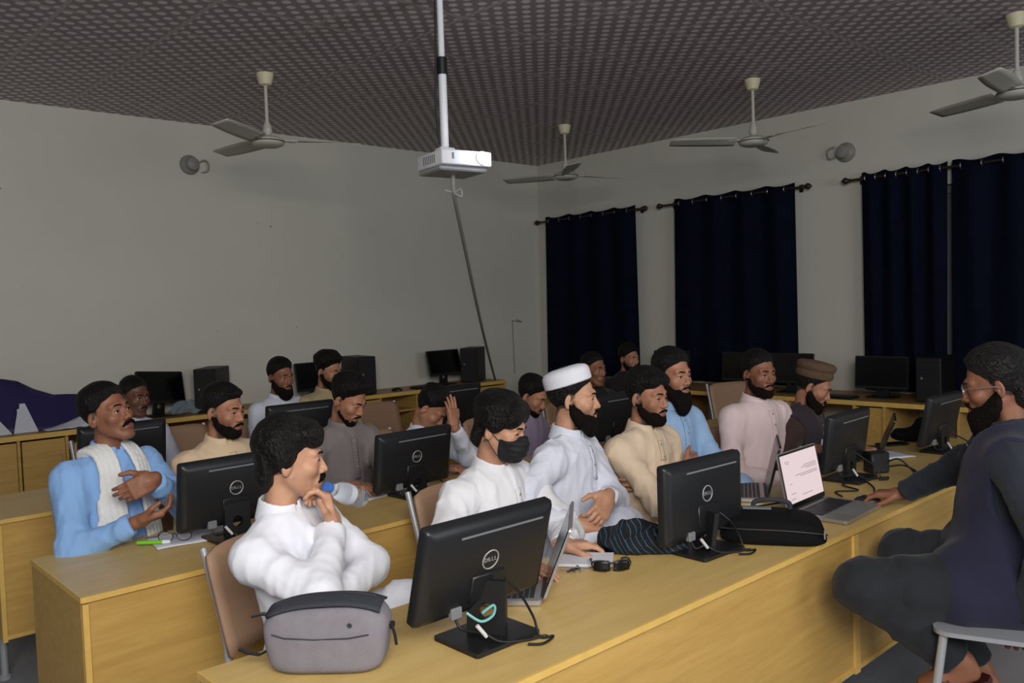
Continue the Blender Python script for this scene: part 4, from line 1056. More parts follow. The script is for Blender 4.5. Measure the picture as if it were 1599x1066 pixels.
    hst = hair if isinstance(hair, dict) else {}
    stub = np.maximum(stub, np.clip((-(hv[:, 1]-hair_back(hv)-hst.get('shift', 0))-.001)/.012, 0, 1)*.93*(hv[:, 2] > -.085)*(np.abs(hv[:, 0]) < .079))
    headp = (hv@Rh.T+Hc, hq)
    body = [headp]; mi = [lipm.astype(np.int32)]
    for s in (-1, 1):
        a = arms[s]; Bh = np.stack([a['t'], a['u'], a['n']], 1)
        hgv = .0036 if fine == 1 else (.0045 if fine == 2 else .006)
        hv2, hq2 = poly(lambda Q: hand_sdf(Q, a['curl'], a['spread'], a['thumb']), (-.06, -.085, -.045), (.085, .19, .10), hgv)
        if s*1 > 0 and False: pass
        det = np.linalg.det(Bh)
        if det < 0: hq2 = hq2[:, ::-1]
        body.append((hv2@Bh.T+a['w'], hq2)); mi.append(np.zeros(len(hq2), np.int32))
        lo2 = np.minimum(a['el'], a['w'])-.06; hi2 = np.maximum(a['el'], a['w'])+.06
        p2 = poly(lambda Q: cone(Q, a['el'], a['w'], .036, .0255), lo2, hi2, .009); body.append(p2); mi.append(np.zeros(len(p2[1]), np.int32))
        ft = unit(dirL(foot[(s+1)//2])) if foot else V(s*.15, 1, 0)/1.01
        A = an[s]; heel = A+V(0, 0, -.045)-ft*.03; toe = heel+ft*.20+V(0, 0, -.006 if not foot else 0)
        sd = unit(np.cross(ft, V(0, 0, 1)))
        def foot_sdf(Q):
            d = cone(Q, A+unit(kn[s]-A)*.10, A, .042, .036); d = smin(d, cone(Q, heel, heel+ft*.13, .033, .034), .02)
            d = smin(d, cone(Q, A, heel+ft*.14, .034, .026), .03)
            for q in range(5): d = smin(d, cone(Q, heel+ft*.13+sd*(s*(.03-.015*q)*-1), heel+ft*(.205-.012*q)+sd*(s*(.034-.017*q)*-1)+V(0, 0, -.012), .014-.0012*q, .012-.0013*q), .006)
            return d
        p3 = poly(foot_sdf, np.minimum(A, toe)-.09, np.maximum(A, toe)+.12, .007 if foot else .012); body.append(p3); mi.append(np.zeros(len(p3[1]), np.int32))
    p4 = poly(lambda P: smin(kurta(P, True)+.024 if not sleeve else smin(torso(P), sleeves(P), .03)+.024, shalwar(P, True)+.026, .03), np.minimum(lo, np.array([an[-1], an[1]]).min(0)-.1), np.maximum(hi, np.array([kn[-1], kn[1]]).max(0)+.12), .022)
    body.append(p4); mi.append(np.zeros(len(p4[1]), np.int32))
    root = mesh_obj('person', body, [sm, lm], None, np.concatenate(mi))
    av = np.zeros(len(root.data.vertices), f32); av[:len(stub)] = stub
    root.data.attributes.new('stubble', 'FLOAT', 'POINT').data.foreach_set('value', av)
    root.location = (rx, ry, 0); root.rotation_euler = (0, 0, -azr)
    tag(root, label, 'person', 'seated men')
    # ---- clothing
    gname = 'shirt' if sleeve else 'kurta'
    if sleeve:
        slm = cloth(*sleeve)
        mesh_obj('shirt', [poly(lambda P: smin(torso(P), sleeves(P), .028)-.014*wr*fold(P, seed, 18, 45, 6), lo, hi, g)], [slm], root)
        mesh_obj('kurta_skirt', [poly(lambda P: smin(thighs(P, .118*build, .10, .7, .07), torso(P)+.004, .05)+.006*wav(P, seed, 30, 70, 5), lo, hi, g)], [legm], root)
        def vsd(P):
            d = torso(P, .014); zz = (P-H)@U; xx = (P-H)@r_; yy = (P-H)@f_
            for s in (-1, 1): d = smax(d, -cone(P, sh[s]+r_*(s*.022), sh[s]-U*.12+r_*(s*.03), .07, .07), .012)
            d = smax(smin(d, thighs(P, .142*build, .132, .36, .10), .11), -zz-hem, .01); d = smax(d, yy-.26, .02)
            vn = np.abs(xx)-np.clip((zz-LT*.72)*.40, .0, .2)
            d = smax(d, np.where(yy > 0, -vn, -1).astype(f32), .006)
            return d+.004*wav(P, seed+3, 30, 70, 5)
        mesh_obj('waistcoat', [poly(vsd, lo, hi, g)], [topm], root)
    else:
        mesh_obj('kurta', parts_k, [topm], root)
    lp = np.array([kn[-1], kn[1], an[-1], an[1], hj[-1], hj[1]])
    mesh_obj('shalwar', [poly(shalwar, lp.min(0)-.13, lp.max(0)+.13, g*1.25)], [legm], root)
    # collar band and placket
    if collar:
        cm = cloth(*(collar if isinstance(collar, tuple) else (sleeve or top)))
        ax = unit(Hc+Rh@V(0, -.02, -.08)-N); ax = unit(ax*.6+U*.4)
        def col(P):
            q = P-(N+ax*.038); a = q@ax; rad = np.sqrt(np.maximum((q*q).sum(1)-a*a, 1e-9)); fr = q@f_; xr = q@r_
            rr = .064*build-.007*a/.03
            d = smax(np.abs(rad-rr)-.0045, np.abs(a)-.030+np.where(fr > 0, .010*np.clip(fr/.05, 0, 1), 0), .004)
            return smax(d, np.where(fr > 0, .008-np.abs(xr), -1).astype(f32), .003)
        cg = .0042 if fine < 3 else .006
        mesh_obj('collar', [poly(col, N+U*.02-.1, N+U*.02+.1, cg)], [cm], root)
        sdf = (lambda P: kurta(P)) if not sleeve else torso
        def front(x, z):
            y = np.linspace(.26+fat, -.02, 80).astype(f32); Pq = (H+r_*x+U*z)[None]+f_[None]*y[:, None]; dd = sdf(Pq); k = np.argmax(dd < 0); d2 = torso(Pq); k2 = np.argmax(d2 < 0)
            return Pq[k] if dd[k] < 0 and d2[k2] < 0 and y[k]-y[k2] < .022 else None
        rows = []
        for z in np.linspace(LT-.012, LT*.50, 14):
            row = [front(x, z) for x in (-.016, -.006, .006, .016)]
            if not all(p is not None for p in row):
                if rows: break
                continue
            rows.append([Vector(p+f_*.0055+U*.002) for p in row])
        if len(rows) > 3 and fine < 3:
            bm = bm_new(); sheet(bm, rows, .0035); obj('placket', bm, cm, root, 'all')
            for k in (1, 4, 7, 9):
                if k < len(rows):
                    p = (rows[k][1]+rows[k][2])/2+Vector(f_)*.003
                    bm = bm_new(); lathe(bm, [(.0052, 0), (.005, .002), (.002, .0026)], 12, Matrix.Translation(p) @ Vector(f_).to_track_quat('Z', 'Y').to_matrix().to_4x4()); obj('button', bm, M['cablegrey'], root, True)
    # ---- hair, beard, brows, eyes (in the head's own frame)
    hm = hairmat or HAIR
    toW = lambda v: v@Rh.T+Hc
    cr = ell(HP, (0, -.014, .045), (.0745, .097, .086))
    hs = hair if isinstance(hair, dict) else {'short': dict(t=.016, top=.010), 'cap': dict(t=.016, top=0), 'thick': dict(t=.02, top=.022), 'long': dict(t=.022, top=.016), 'buzz': dict(t=.006, top=.003)}[hair]
    tt = hs['t']*.55+(hs['t']*.45+hs['top'])*np.clip((HP[:, 2]-.03)/.07, 0, 1)
    line = HP[:, 1]-hair_back(HP)-hs.get('shift', 0)+.0065*wav(HP, seed+23, 110, 260, 5)
    tt = tt*.62*np.clip(-line/np.where(HP[:, 2] > .02, .055, .03), 0, 1)**.62-.0012
    strand = fold(HP, seed+20, 60, 110, 6, (1, .35, .55))
    hd = cr-tt+(hs.get('rough', .0035)*.6*wav(HP, seed+20, 120, 260, 6, (1, .4, .6))+.0042*wav(HP, seed+25, 50, 110, 5, (1, .5, .7)))*np.clip(-line/.02, 0, 1)-hs.get('rough', .0035)*.8*strand*np.clip(-line/.02, 0, 1)
    hd = np.where(line > 0, np.maximum(hd, line*.6+.001), hd).astype(f32)
    hd = smax(hd, -(np.sqrt(((np.stack([np.abs(HP[:, 0])-.083, HP[:, 1]+.006, HP[:, 2]+.004], 1)*V(1, 1.25, .85))**2).sum(1))-.027), .004)
    if 'nape' in hs: hd = smin(hd, ell(HP, (0, -.075, -.03), (.07, .035, .06))+.003*wav(HP, seed+21, 120, 240, 5), .015)
    for (c, r) in hs.get('fr', ()): hd = smin(hd, ell(HP, c, r)+hs.get('rough', .0035)*.8*wav(HP, seed+22, 110, 240, 6, (1, .6, .6))-.0025*fold(HP, seed+24, 50, 100, 5, (1, .6, .5)), .018)
    v, q = nets(hd.reshape(n_), o_, hg); mesh_obj('hair', [(toW(v), q)], [hm], root)
    if beard:
        bt = dict(beard)
        lipz = ell(HP, (0, .1, -.0665), (.024, .03, .0105))
        up = HP[:, 2]-beard_line(HP)-bt.get('up', 0)+.004*wav(HP, seed+29, 90, 240, 5)
        th = bt['t']*np.clip(.45+(-.03-HP[:, 2])/.07, .4, 1.0)*np.clip((-up-.006)/.034, 0, 1)**.9*np.clip((HP[:, 1]+.012)/.02, 0, 1)*np.clip((lipz-.001)/.008, 0, 1)-.0012
        bd = F-th+bt.get('rough', .3)*bt['t']*wav(HP, seed+30, 150, 320, 6)*np.clip(-up/.02, 0, 1)-.004*fold(HP, seed+34, 70, 120, 5, (1, 1, .4))*np.clip(-up/.03, 0, 1)
        if bt.get('long'):
            l = bt['long']; bd = smin(bd, ell(HP, (0, .072, -.105-l*.45), (.040+l*.15, .03+l*.12, .035+l*.6))+.004*wav(HP, seed+31, 110, 260, 6, (1, 1, .4)), .02)
            bd = smin(bd, cone(np.stack([np.abs(HP[:, 0]), HP[:, 1], HP[:, 2]], 1), (.058, .015, -.05), (.03, .065, -.11-l*.3), .016, .022), .018)
        bd = np.maximum(bd, up); bd = smax(bd, -lipz, .004); bd = np.maximum(bd, -(HP[:, 1]+.012))
        bd = smax(bd, -(HP[:, 2]+.20), .01)
        v, q = nets(bd.reshape(n_), o_, hg); mesh_obj('beard', [(toW(v), q)], [bt.get('m', BEARD)], root)
    if mus:
        mt = mus if isinstance(mus, float) else .0048
        sx = HP.copy(); sx[:, 0] = np.abs(sx[:, 0])
        md = smin(cone(sx, (.002, .1065, -.050), (.017, .101, -.0545), mt, mt), cone(sx, (.017, .101, -.0545), (.030, .090, -.064), mt, mt*.55), .004)+.0012*wav(HP, seed+33, 200, 420, 5)
        v, q = nets(md.reshape(n_), o_, hg)
        if len(q): mesh_obj('moustache', [(toW(v), q)], [BEARD], root)
    if fine < 3 or True:
        for s in (-1, 1):
            bm = bm_new(); tube(bm, [Vector(toW(V(s*x, y, z))) for x, y, z in ((.012, .1005, .0215), (.022, .099, .0252), (.034, .092, .0262), (.046, .080, .0205))], [.0026, .0038, .0034, .0015], 8); obj('eyebrow', bm, HAIR, root, True)
            if fine < 3:
                bm = bm_new(); tube(bm, [Vector(toW(V(s*x, y, z))) for x, y, z in ((.0185, .0885, -.0005), (.024, .0915, .0036), (.032, .0925, .0046), (.040, .0895, .0034), (.0455, .0845, -.0006))], [.0008, .0013, .0015, .0014, .0008], 6); obj('eyelashes', bm, HAIR, root, True)
            if fo.get('eyes', 1):
                bm = bm_new(); th = [0, R(14), R(29), R(42), R(70), R(100), R(140), R(179)]; lathe(bm, [(.0134*math.sin(a), .0134*math.cos(a)) for a in th], 18)
                m4 = Matrix.Translation(toW(V(s*.031, .0765, .0005))) @ Matrix([list(r)+[0] for r in Rh.tolist()]+[[0, 0, 0, 1]]) @ Euler((-PI/2, 0, -gaze)).to_matrix().to_4x4()
                for fc in bm.faces:
                    zc = sum(vv.co.z for vv in fc.verts)/len(fc.verts); fc.material_index = 1 if zc > .0134*math.cos(R(27)) else 0
                bmesh.ops.transform(bm, matrix=m4, verts=bm.verts[:]); obj('eye', bm, [EYEW, EYEI], root, 'all')
    return dict(root=root, Hc=Hc, Rh=Rh, N=N, H=H, U=U, r=r_, f=f_, LT=LT, kurta=kurta, torso=torso, HP=HP, n=n_, o=o_, h=hg, F=F, lo=lo, hi=hi, toW=toW, arms=arms, rx=rx, ry=ry)
def headm(p): return Matrix.Translation(Vector(p['Hc'])) @ Matrix([list(r)+[0] for r in p['Rh'].tolist()]+[[0, 0, 0, 1]])
# ------------------------------------------------------------------ the people
WHITE = (226, 228, 236)
down = (0, 0, -1)
# front row
A = person('person in white kurta with thick moustache, resting chin on raised fist', (1.15, 2.20, 1.175), 150, (.085, -.01), build=.93, wr=.6, drop=.05, haz=116, hp=2, tone='fair', seed=11, top=WHITE,
  Rr=dict(w=(1.23, 2.11, .99), u=(-.10, .2, .95), n=(-.85, .45, 0), curl=[.62, .78, .85, .9], thumb=.15, l1=.235, l2=.262, el=(1.03, 1.93, .835)),
  L=dict(w=(1.14, 1.985, .815), u=(-.85, -.25, .05), n=(-.1, .8, -.3), curl=.3, el=(1.36, 2.12, .86)),
  hair=dict(t=.022, top=.004, rough=.004, nape=1, fr=[((.035, .06, .088), (.05, .04, .03)), ((-.02, .062, .092), (.05, .038, .027)), ((.05, .075, .075), (.022, .03, .032)), ((.074, -.02, .02), (.018, .03, .035)), ((-.074, -.02, .02), (.018, .03, .035))]), mus=.0072, beard=None, knees=((1.50, 2.15, .66), (1.46, 2.09, .685)), ankles=((1.56, 2.15, .12), (1.62, 2.22, .30)))
B = person('person in white shirt and black face mask, head bowed, at the desk', (2.01, 2.25, 1.155), 168, (.02, .17), haz=154, hp=12, tone='fair', seed=12, top=(226, 226, 230), build=1.06, fat=.022,
  L=dict(w=(2.0, 1.945, .79), u=(.86, -.42, -.08), n=(0, -.1, -1), curl=.22, spread=.22, hint=(-1, .0, -.5)),
  Rr=dict(w=(1.76, 1.93, .785), u=(.2, -.95, 0), n=(0, 0, -1), curl=.2, hint=(.9, -.2, -.7)), mus=False,
  hair=dict(t=.022, top=.018, rough=.003, nape=1, fr=[((.03, .072, .075), (.045, .032, .04)), ((-.03, .072, .075), (.045, .03, .04)), ((.055, .06, .055), (.03, .036, .036)), ((-.055, .055, .055), (.03, .034, .036)), ((.074, .0, .035), (.02, .04, .04)), ((-.074, .0, .035), (.02, .04, .04))]))
Cc = person('person in white kurta and white skullcap, dark beard, hand at waist', (2.455, 2.30, 1.215), 160, (.0, .06), haz=143, hp=0, tone='fair', seed=13, hscale=(.95, .92, .965), top=(214, 217, 230), fat=.008,
  L=dict(w=(2.355, 2.045, .875), u=(-.72, -.2, -.5), n=(.0, .85, -.3), curl=.5, thumb=.2, hint=(-1, -.1, -.5)),
  Rr=dict(w=(2.24, 2.08, .79), u=(.7, -.3, -.2), n=(0, .4, -.9), curl=.4, hint=(1, -.2, -.6)), hair='cap', beard=dict(t=.012, long=.02, rough=.3), knees=((2.50, 2.09, .715), (2.30, 2.08, .70)))
D = person('person in cream kurta with short beard and arms folded', (2.93, 2.30, 1.175), 178, (0, .06), haz=176, hp=2, tone='mid', seed=14, top=(218, 196, 170),
  Rr=dict(world=False, w=(-.07, .205, .865), u=(-.95, .02, .12), n=(0, -1, .1), curl=.5, hint=(1, .3, -.7)),
  L=dict(world=False, w=(.06, .11, .82), u=(.95, -.1, .1), n=(0, -1, -.1), curl=.3, hint=(-1, .3, -.7)),
  hair=dict(t=.02, top=.014, rough=.005, fr=[((.0, .075, .088), (.055, .03, .022)), ((.045, .06, .08), (.03, .035, .03)), ((-.045, .06, .08), (.03, .035, .03))]), beard=dict(t=.0095, up=.002, rough=.25))
E_ = person('person in light blue kurta with long dark beard', (3.20, 2.36, 1.245), 182, (0, .05), haz=187, hp=0, tone='mid', seed=15, top=(150, 180, 216), legs=(156, 182, 214), L=dict(w=(3.17, 2.06, .86), u=(-.6, -.6, -.2), n=(0, .3, -.9), curl=.35), Rr=None, knees=((3.32, 2.10, .715), (3.10, 2.09, .71)),
  hair=dict(t=.018, top=.012, rough=.004, nape=1), beard=dict(t=.013, long=.05, rough=.25), fine=2)
Fp = person('person in pale pink kurta with dark goatee, facing forward', (3.89, 2.32, 1.20), 190, (0, .05), haz=200, hp=2, tone='tan', seed=16, top=(222, 200, 200), hair=dict(t=.012, top=.006), beard=dict(t=.009, up=-.004, rough=.25), fine=2, build=1.05, fat=.01)
Gp = person('person in round brown felt cap and dark waistcoat, typing with head down', (4.27, 2.22, 1.105), 168, (0, .13), haz=158, hp=24, tone='mid', seed=17, top=(52, 44, 50), sleeve=(60, 46, 42), legs=(58, 46, 42),
  Rr=dict(w=(3.93, 2.03, .83), u=(.45, -.85, -.1), n=(0, -.1, -1), curl=.35), L=dict(w=(4.2, 1.95, .81), u=(-.1, -.95, -.1), n=(0, -.1, -1), curl=.3), hair='cap', beard=dict(t=.012, long=.03, rough=.25), fine=2, face=dict(eyes=0))
# middle row
Bl = person('person in sky blue kurta with white scarf and moustache, chin raised', (1.06, 3.50, 1.222), 160, (0, .02), drop=.052, haz=152, hp=-15, hr=6, tone='tan', seed=21, top=(136, 176, 226), fat=.012,
  L=dict(w=(1.115, 3.21, .995), u=(-.92, -.05, -.34), n=(0, .9, -.2), curl=[.42, .45, .5, .55], spread=.02, el=(1.30, 3.46, .87)),
  Rr=dict(w=(1.055, 3.20, .85), u=(.9, -.2, .18), n=(-.1, .35, .9), curl=.4, spread=.03, el=(.86, 3.40, .84)), hair=dict(t=.018, top=.010), mus=.0075, fine=1)
Be = person('person in beige kurta with dark short beard behind the round-logo monitor', (1.60, 3.66, 1.165), 168, (0, .04), haz=153, hp=4, tone='mid', seed=22, top=(216, 190, 158), hair=dict(t=.016, top=.010, fr=[((.0, .07, .09), (.045, .025, .018))]), beard=dict(t=.006, up=.002, rough=.2), mus=.006, fine=2)
Gr = person('person in grey shirt looking down at a phone', (2.25, 3.66, 1.15), 176, (0, .10), haz=158, hp=26, tone='mid', seed=23, top=(126, 118, 118), legs=(150, 138, 124), hair=dict(t=.02, top=.024, rough=.005, fr=[((0, .06, .12), (.055, .045, .025))]), beard=dict(t=.002, rough=.2, up=-.004), face=dict(eyes=0), fine=2,
  L=dict(w=(2.22, 3.30, .80), u=(-.35, -.85, -.05), n=(.2, .2, .9), curl=.5), Rr=dict(w=(2.05, 3.34, .79), u=(.4, -.8, 0), n=(0, 0, -1), curl=.3))
Hh = person('person in white shirt bowing his head onto one raised hand', (2.80, 3.70, 1.045), 165, (0, .20), haz=150, hp=42, tone='mid', seed=24, top=(214, 218, 230), hair=dict(t=.02, top=.014, rough=.005, shift=-.012), face=dict(eyes=0), fine=2,
  L=dict(w=(2.80, 3.50, .965), u=(-.02, .12, 1), n=(-.25, .95, 0), curl=.06, spread=.3, thumb=.1, hint=(-.6, .4, -1)), Rr=dict(w=(2.6, 3.36, .785), u=(.5, -.8, 0), n=(0, 0, -1), curl=.3))
Pu = person('person in pale purple shirt looking down, behind the white skullcap', (3.58, 3.70, 1.035), 170, (0, .14), haz=160, hp=24, tone='mid', seed=25, top=(146, 132, 156), hair=dict(t=.02, top=.014), beard=dict(t=.003, rough=.2), face=dict(eyes=0), fine=3)
D1 = person('person in dark clothes with short hair, left of the two by the navy curtain', (4.40, 3.92, 1.13), 186, (0, .05), haz=180, hp=3, tone='tan', seed=26, top=(34, 28, 30), hair='buzz', mus=False, fine=3)
D2 = person('person in dark clothes at the back, by the bare wall strip between curtains', (5.70, 4.66, 1.10), 190, (0, .05), haz=186, hp=3, tone='mid', seed=27, top=(32, 28, 32), hair=dict(t=.018, top=.012), beard=dict(t=.006, rough=.2), fine=3)
# rear row
Df = person('person with very dark face in white shirt, half hidden behind the man in blue', (1.70, 5.12, 1.135), 168, (0, .06), haz=160, hp=4, tone='dark', seed=31, top=(196, 198, 212), hair='buzz', mus=True, fine=3)
Wb = person('person in white kurta with dark beard in the rear row', (2.64, 5.12, 1.175), 170, (0, .04), haz=172, hp=4, tone='tan', seed=32, top=(208, 212, 226), hair='short', beard=dict(t=.012, long=.02, rough=.25), fine=3)
Kh = person('person in khaki shirt with bushy hair, partly behind the grey-shirted man', (3.00, 5.12, 1.185), 172, (0, .06), haz=160, hp=10, tone='mid', seed=33, top=(170, 154, 118), hair=dict(t=.024, top=.034, rough=.008), beard=dict(t=.008, rough=.25), fine=3, face=dict(eyes=0))
# the presenter
Pr = person('person in navy waistcoat with glasses and long beard, presenting from a stool', (3.04, .94, 1.28), -20, (.0, .06), haz=-18, hp=10, tone='tan', seed=41, top=(42, 42, 62), sleeve=(46, 50, 58), legs=(40, 42, 46), hipz=.645, hem=.185, drop=.055, build=1.06, fat=.012,
  Rr=dict(w=(3.36, 1.385, .80), u=(-.25, .95, -.08), n=(0, -.1, -1), curl=.3, el=(3.5, 1.1, .98)),
  L=dict(w=(2.86, .815, .59), u=(-.03, .25, -.95), n=(.85, .2, .05), curl=.45, hint=(-.8, -.5, 0)),
  knees=((2.63, 1.215, .655), (3.02, 1.24, .665)), ankles=((2.83, .985, .41), (3.12, 1.02, .28)), foot=((-.45, .75, -.45), (-.1, .98, -.15)),
  hair=dict(t=.02, top=.016, rough=.005, nape=1), beard=dict(t=.016, long=.045, rough=.25))

# ---- things worn
def in_head(bm, p): bmesh.ops.transform(bm, matrix=headm(p), verts=bm.verts[:])
# face mask
def mask(p):
    HP, F, n, o, h = p['HP'], p['F'], p['n'], p['o'], p['h']
    d = smin(F, ell(HP, (0, .082, -.052), (.05, .045, .05)), .03)-.0035
    top = HP[:, 2]-np.interp(np.abs(HP[:, 0]), [0, .03, .06, .08], [-.002, -.016, -.022, -.03]).astype(f32)
    d = smax(d, top, .004); d = smax(d, -(HP[:, 2]+.112), .006); d = smax(d, -(HP[:, 1]-.028), .004)
    d = d+.0016*np.sin(HP[:, 2]*260)*np.clip((HP[:, 1]-.06)/.03, 0, 1)
    v, q = nets(d.reshape(n), o, h)
    mk = mesh_obj('face_mask', [(p['toW'](v), q)], [mat('mask_black', srgb(22, 22, 25), .75, bump=.2, bscale=300)], p['root'])
    for s in (-1, 1):
        for z0, z1 in ((-.03, .008), (-.085, -.03)):
            bm = bm_new(); tube(bm, spline([(s*.066, .032, z0), (s*.078, .01, (z0+z1)/2), (s*.086, -.012, z1), (s*.083, -.026, z1-.012)], 6), .0017, 6); in_head(bm, p); obj('ear_loop', bm, M['black'], mk, True)
mask(B)
# white skullcap
bm = bm_new(); lathe(bm, [(.086, .0), (.090, .004), (.0905, .036), (.088, .052), (.078, .064), (.055, .072), (.002, .076)], 44, Matrix.Translation((0, -.018, .062)) @ Euler((R(15), 0, 0)).to_matrix().to_4x4(), sy=1.19); in_head(bm, Cc)
obj('skullcap', bm, mat('cap_white', srgb(224, 226, 234), .85, bump=.3, bscale=180), Cc['root'], True)
# brown felt cap with rolled brim
FELT = mat('felt_brown', srgb(92, 72, 54), .95, bump=.4, bscale=120, var=.1, vscale=20)
bm = bm_new(); lathe(bm, [(.080, -.016), (.090, -.012), (.095, .002), (.094, .018), (.089, .028), (.096, .036), (.100, .050), (.097, .064), (.085, .074), (.04, .080), (.002, .080)], 40, Matrix.Translation((0, -.02, .066)) @ Euler((R(10), 0, 0)).to_matrix().to_4x4(), sy=1.16); in_head(bm, Gp)
obj('felt_cap', bm, FELT, Gp['root'], True)
# emblem on the waistcoat
bm = bm_new(); pt = Vector(Gp['H']+Gp['U']*Gp['LT']*.74+Gp['r']*.06+Gp['f']*.135)
tube(bm, spline([pt+Vector((-.012, 0, -.02)), pt+Vector((-.008, .004, .008)), pt+Vector((.004, .006, .014)), pt+Vector((.012, .004, -.012))], 5), .0035, 6); obj('chest_emblem', bm, M['cablewhite'], Gp['root'], True)
# scarf: two hanging ends and a roll behind the neck
def scarf(p):
    N, U, r_, f_, H, LT = (p[k] for k in ('N', 'U', 'r', 'f', 'H', 'LT'))
    SC = mat('scarf_white', srgb(224, 224, 222), .9, bump=.35, bscale=70)
    base = lambda P: p['torso'](P)-.004
    def sd(P):
        d = base(P); q = P-H; z = q@U; x = q@r_; y = q@f_
        sh_ = np.abs(d-.010)-.0075
        xc = np.where(x > 0, .070+.03*np.clip((LT-z)/.3, 0, 1)-.04*np.clip((LT*.55-z)/.25, 0, 1), -.066-.015*np.clip((LT-z)/.3, 0, 1)+.02*np.clip((LT*.55-z)/.25, 0, 1))
        w = .040+.012*np.clip((LT-z)/.3, 0, 1)
        e = smax(sh_, np.abs(x-xc)-w, .008); e = smax(e, -(y+.04), .01); e = smax(e, np.where(x > 0, .07, .13)-z, .01)
        qn = P-(N+U*.012-f_*.004); a = qn@U; xr = qn@r_; yr = qn@f_
        ringd = np.sqrt((np.sqrt(xr**2+(yr*1.05)**2)-.082)**2+(a*.75)**2)-.019; ringd = smax(ringd, yr-.035, .01)
        e = smin(e, ringd, .02)
        return e+.0022*np.sin(x*300+3*np.sin(z*12))
    mesh_obj('scarf', [poly(sd, p['lo'], p['hi'], .0075)], [SC], p['root'])
scarf(Bl)
# presenter's spectacles and sandals
bm = bm_new()
for s in (-1, 1):
    tube(bm, [(s*.033+.025*math.cos(a), .108-.004*abs(math.cos(a)), .0+.019*math.sin(a)) for a in [2*PI*k/24 for k in range(25)]], .0014, 6, False)
    tube(bm, spline([(s*.057, .104, .006), (s*.075, .07, .008), (s*.083, .02, .008), (s*.084, -.012, .002), (s*.08, -.025, -.012)], 5), .0016, 6)
tube(bm, spline([(-.009, .107, .006), (0, .111, .009), (.009, .107, .006)], 4), .0014, 6); in_head(bm, Pr); sp = obj('spectacles', bm, M['steel'], Pr['root'], True)
for s in (-1, 1):
    bm = bm_new(); lathe(bm, [(.0245, 0), (.0245, .0012)], 24, Matrix.Translation((s*.033, .1075, 0)) @ Euler((PI/2, 0, 0)).to_matrix().to_4x4(), sy=.77); in_head(bm, Pr); obj('spectacle_lens', bm, M['glassclear'], sp, True)
SAND = mat('sandal_maroon', srgb(64, 26, 26), .5)
def sandal(A, ft, name):
    A = Vector(A); ft = Vector(ft).normalized(); sd = ft.cross(Vector((0, 0, 1))).normalized(); up = sd.cross(ft).normalized()
    m4 = Matrix((list(sd)+[0], list(ft)+[0], list(up)+[0], [0, 0, 0, 1])).transposed(); m4.translation = A+Vector((0, 0, -.045))-ft*.03
    pl = [(.034, -.035), (.04, .03), (.046, .13), (.044, .19), (.025, .225), (-.012, .23), (-.036, .2), (-.044, .13), (-.036, .03), (-.03, -.035), (0, -.05)]
    rt = Pr['root'].matrix_basis.inverted()
    bm = bm_new(); prism(bm, pl, .016, Matrix.Translation((0, 0, -.05))); bmesh.ops.transform(bm, matrix=rt @ m4, verts=bm.verts[:]); o = obj('sandal', bm, SAND, Pr['root'])
    for y, z in ((.13, .012), (.07, .03)):
        bm = bm_new(); sheet(bm, [[(.046*math.cos(a), y+dy, -.04+(z+.055)*math.sin(a)) for a in [PI*k/10 for k in range(11)]] for dy in (0, .03)], .005); bmesh.ops.transform(bm, matrix=rt @ m4, verts=bm.verts[:]); obj('strap', bm, SAND, o, 'all')
    bm = bm_new(); lathe(bm, [(.008, 0), (.008, .003)], 10, Matrix.Translation((.04, .09, .0)) @ Euler((0, PI/2, 0)).to_matrix().to_4x4()); bmesh.ops.transform(bm, matrix=rt @ m4, verts=bm.verts[:]); obj('buckle', bm, M['steel'], o)
sandal((2.83, .985, .41), (-.45, .75, -.45), 'l'); sandal((3.12, 1.02, .28), (-.1, .98, -.15), 'r')

# ---- things held
t = thing('water_bottle', 'small clear plastic water bottle held by the man resting chin on fist', 'bottle', (1.262, 2.165, 1.08))
t.rotation_euler = Vector((.88, .30, -.42)).to_track_quat('Z', 'Y').to_euler()
bm = bm_new(); lathe(bm, [(.013, -.015), (.013, .004), (.017, .016), (.028, .04), (.031, .06), (.029, .075), (.031, .09), (.029, .105), (.031, .12), (.030, .145), (.026, .152), (.006, .148)], 24); obj('bottle_body', bm, M['glassclear'], t, True)
bm = bm_new(); lathe(bm, [(.0145, -.024), (.015, -.022), (.015, -.006), (.0145, -.004)], 20); obj('cap', bm, M['bluelabel'], t, True)
bm = bm_new(); lathe(bm, [(.0315, .062), (.0315, .088)], 24); obj('label_band', bm, M['wetpaper'], t, True)
t = thing('phone', 'slim phone held low by the grey-shirted man over the desk', 'phone', (2.19, 3.20, .825), R(-20))
t.rotation_euler = (R(25), 0, R(160))
bm = bm_new(); prism(bm, rrect(.072, .15, .01, 4), .008); obj('case', bm, M['white'], t)
bm = bm_new(); prism(bm, rrect(.066, .142, .008, 4), .001, Matrix.Translation((0, 0, .008))); obj('screen', bm, M['gloss'], t)

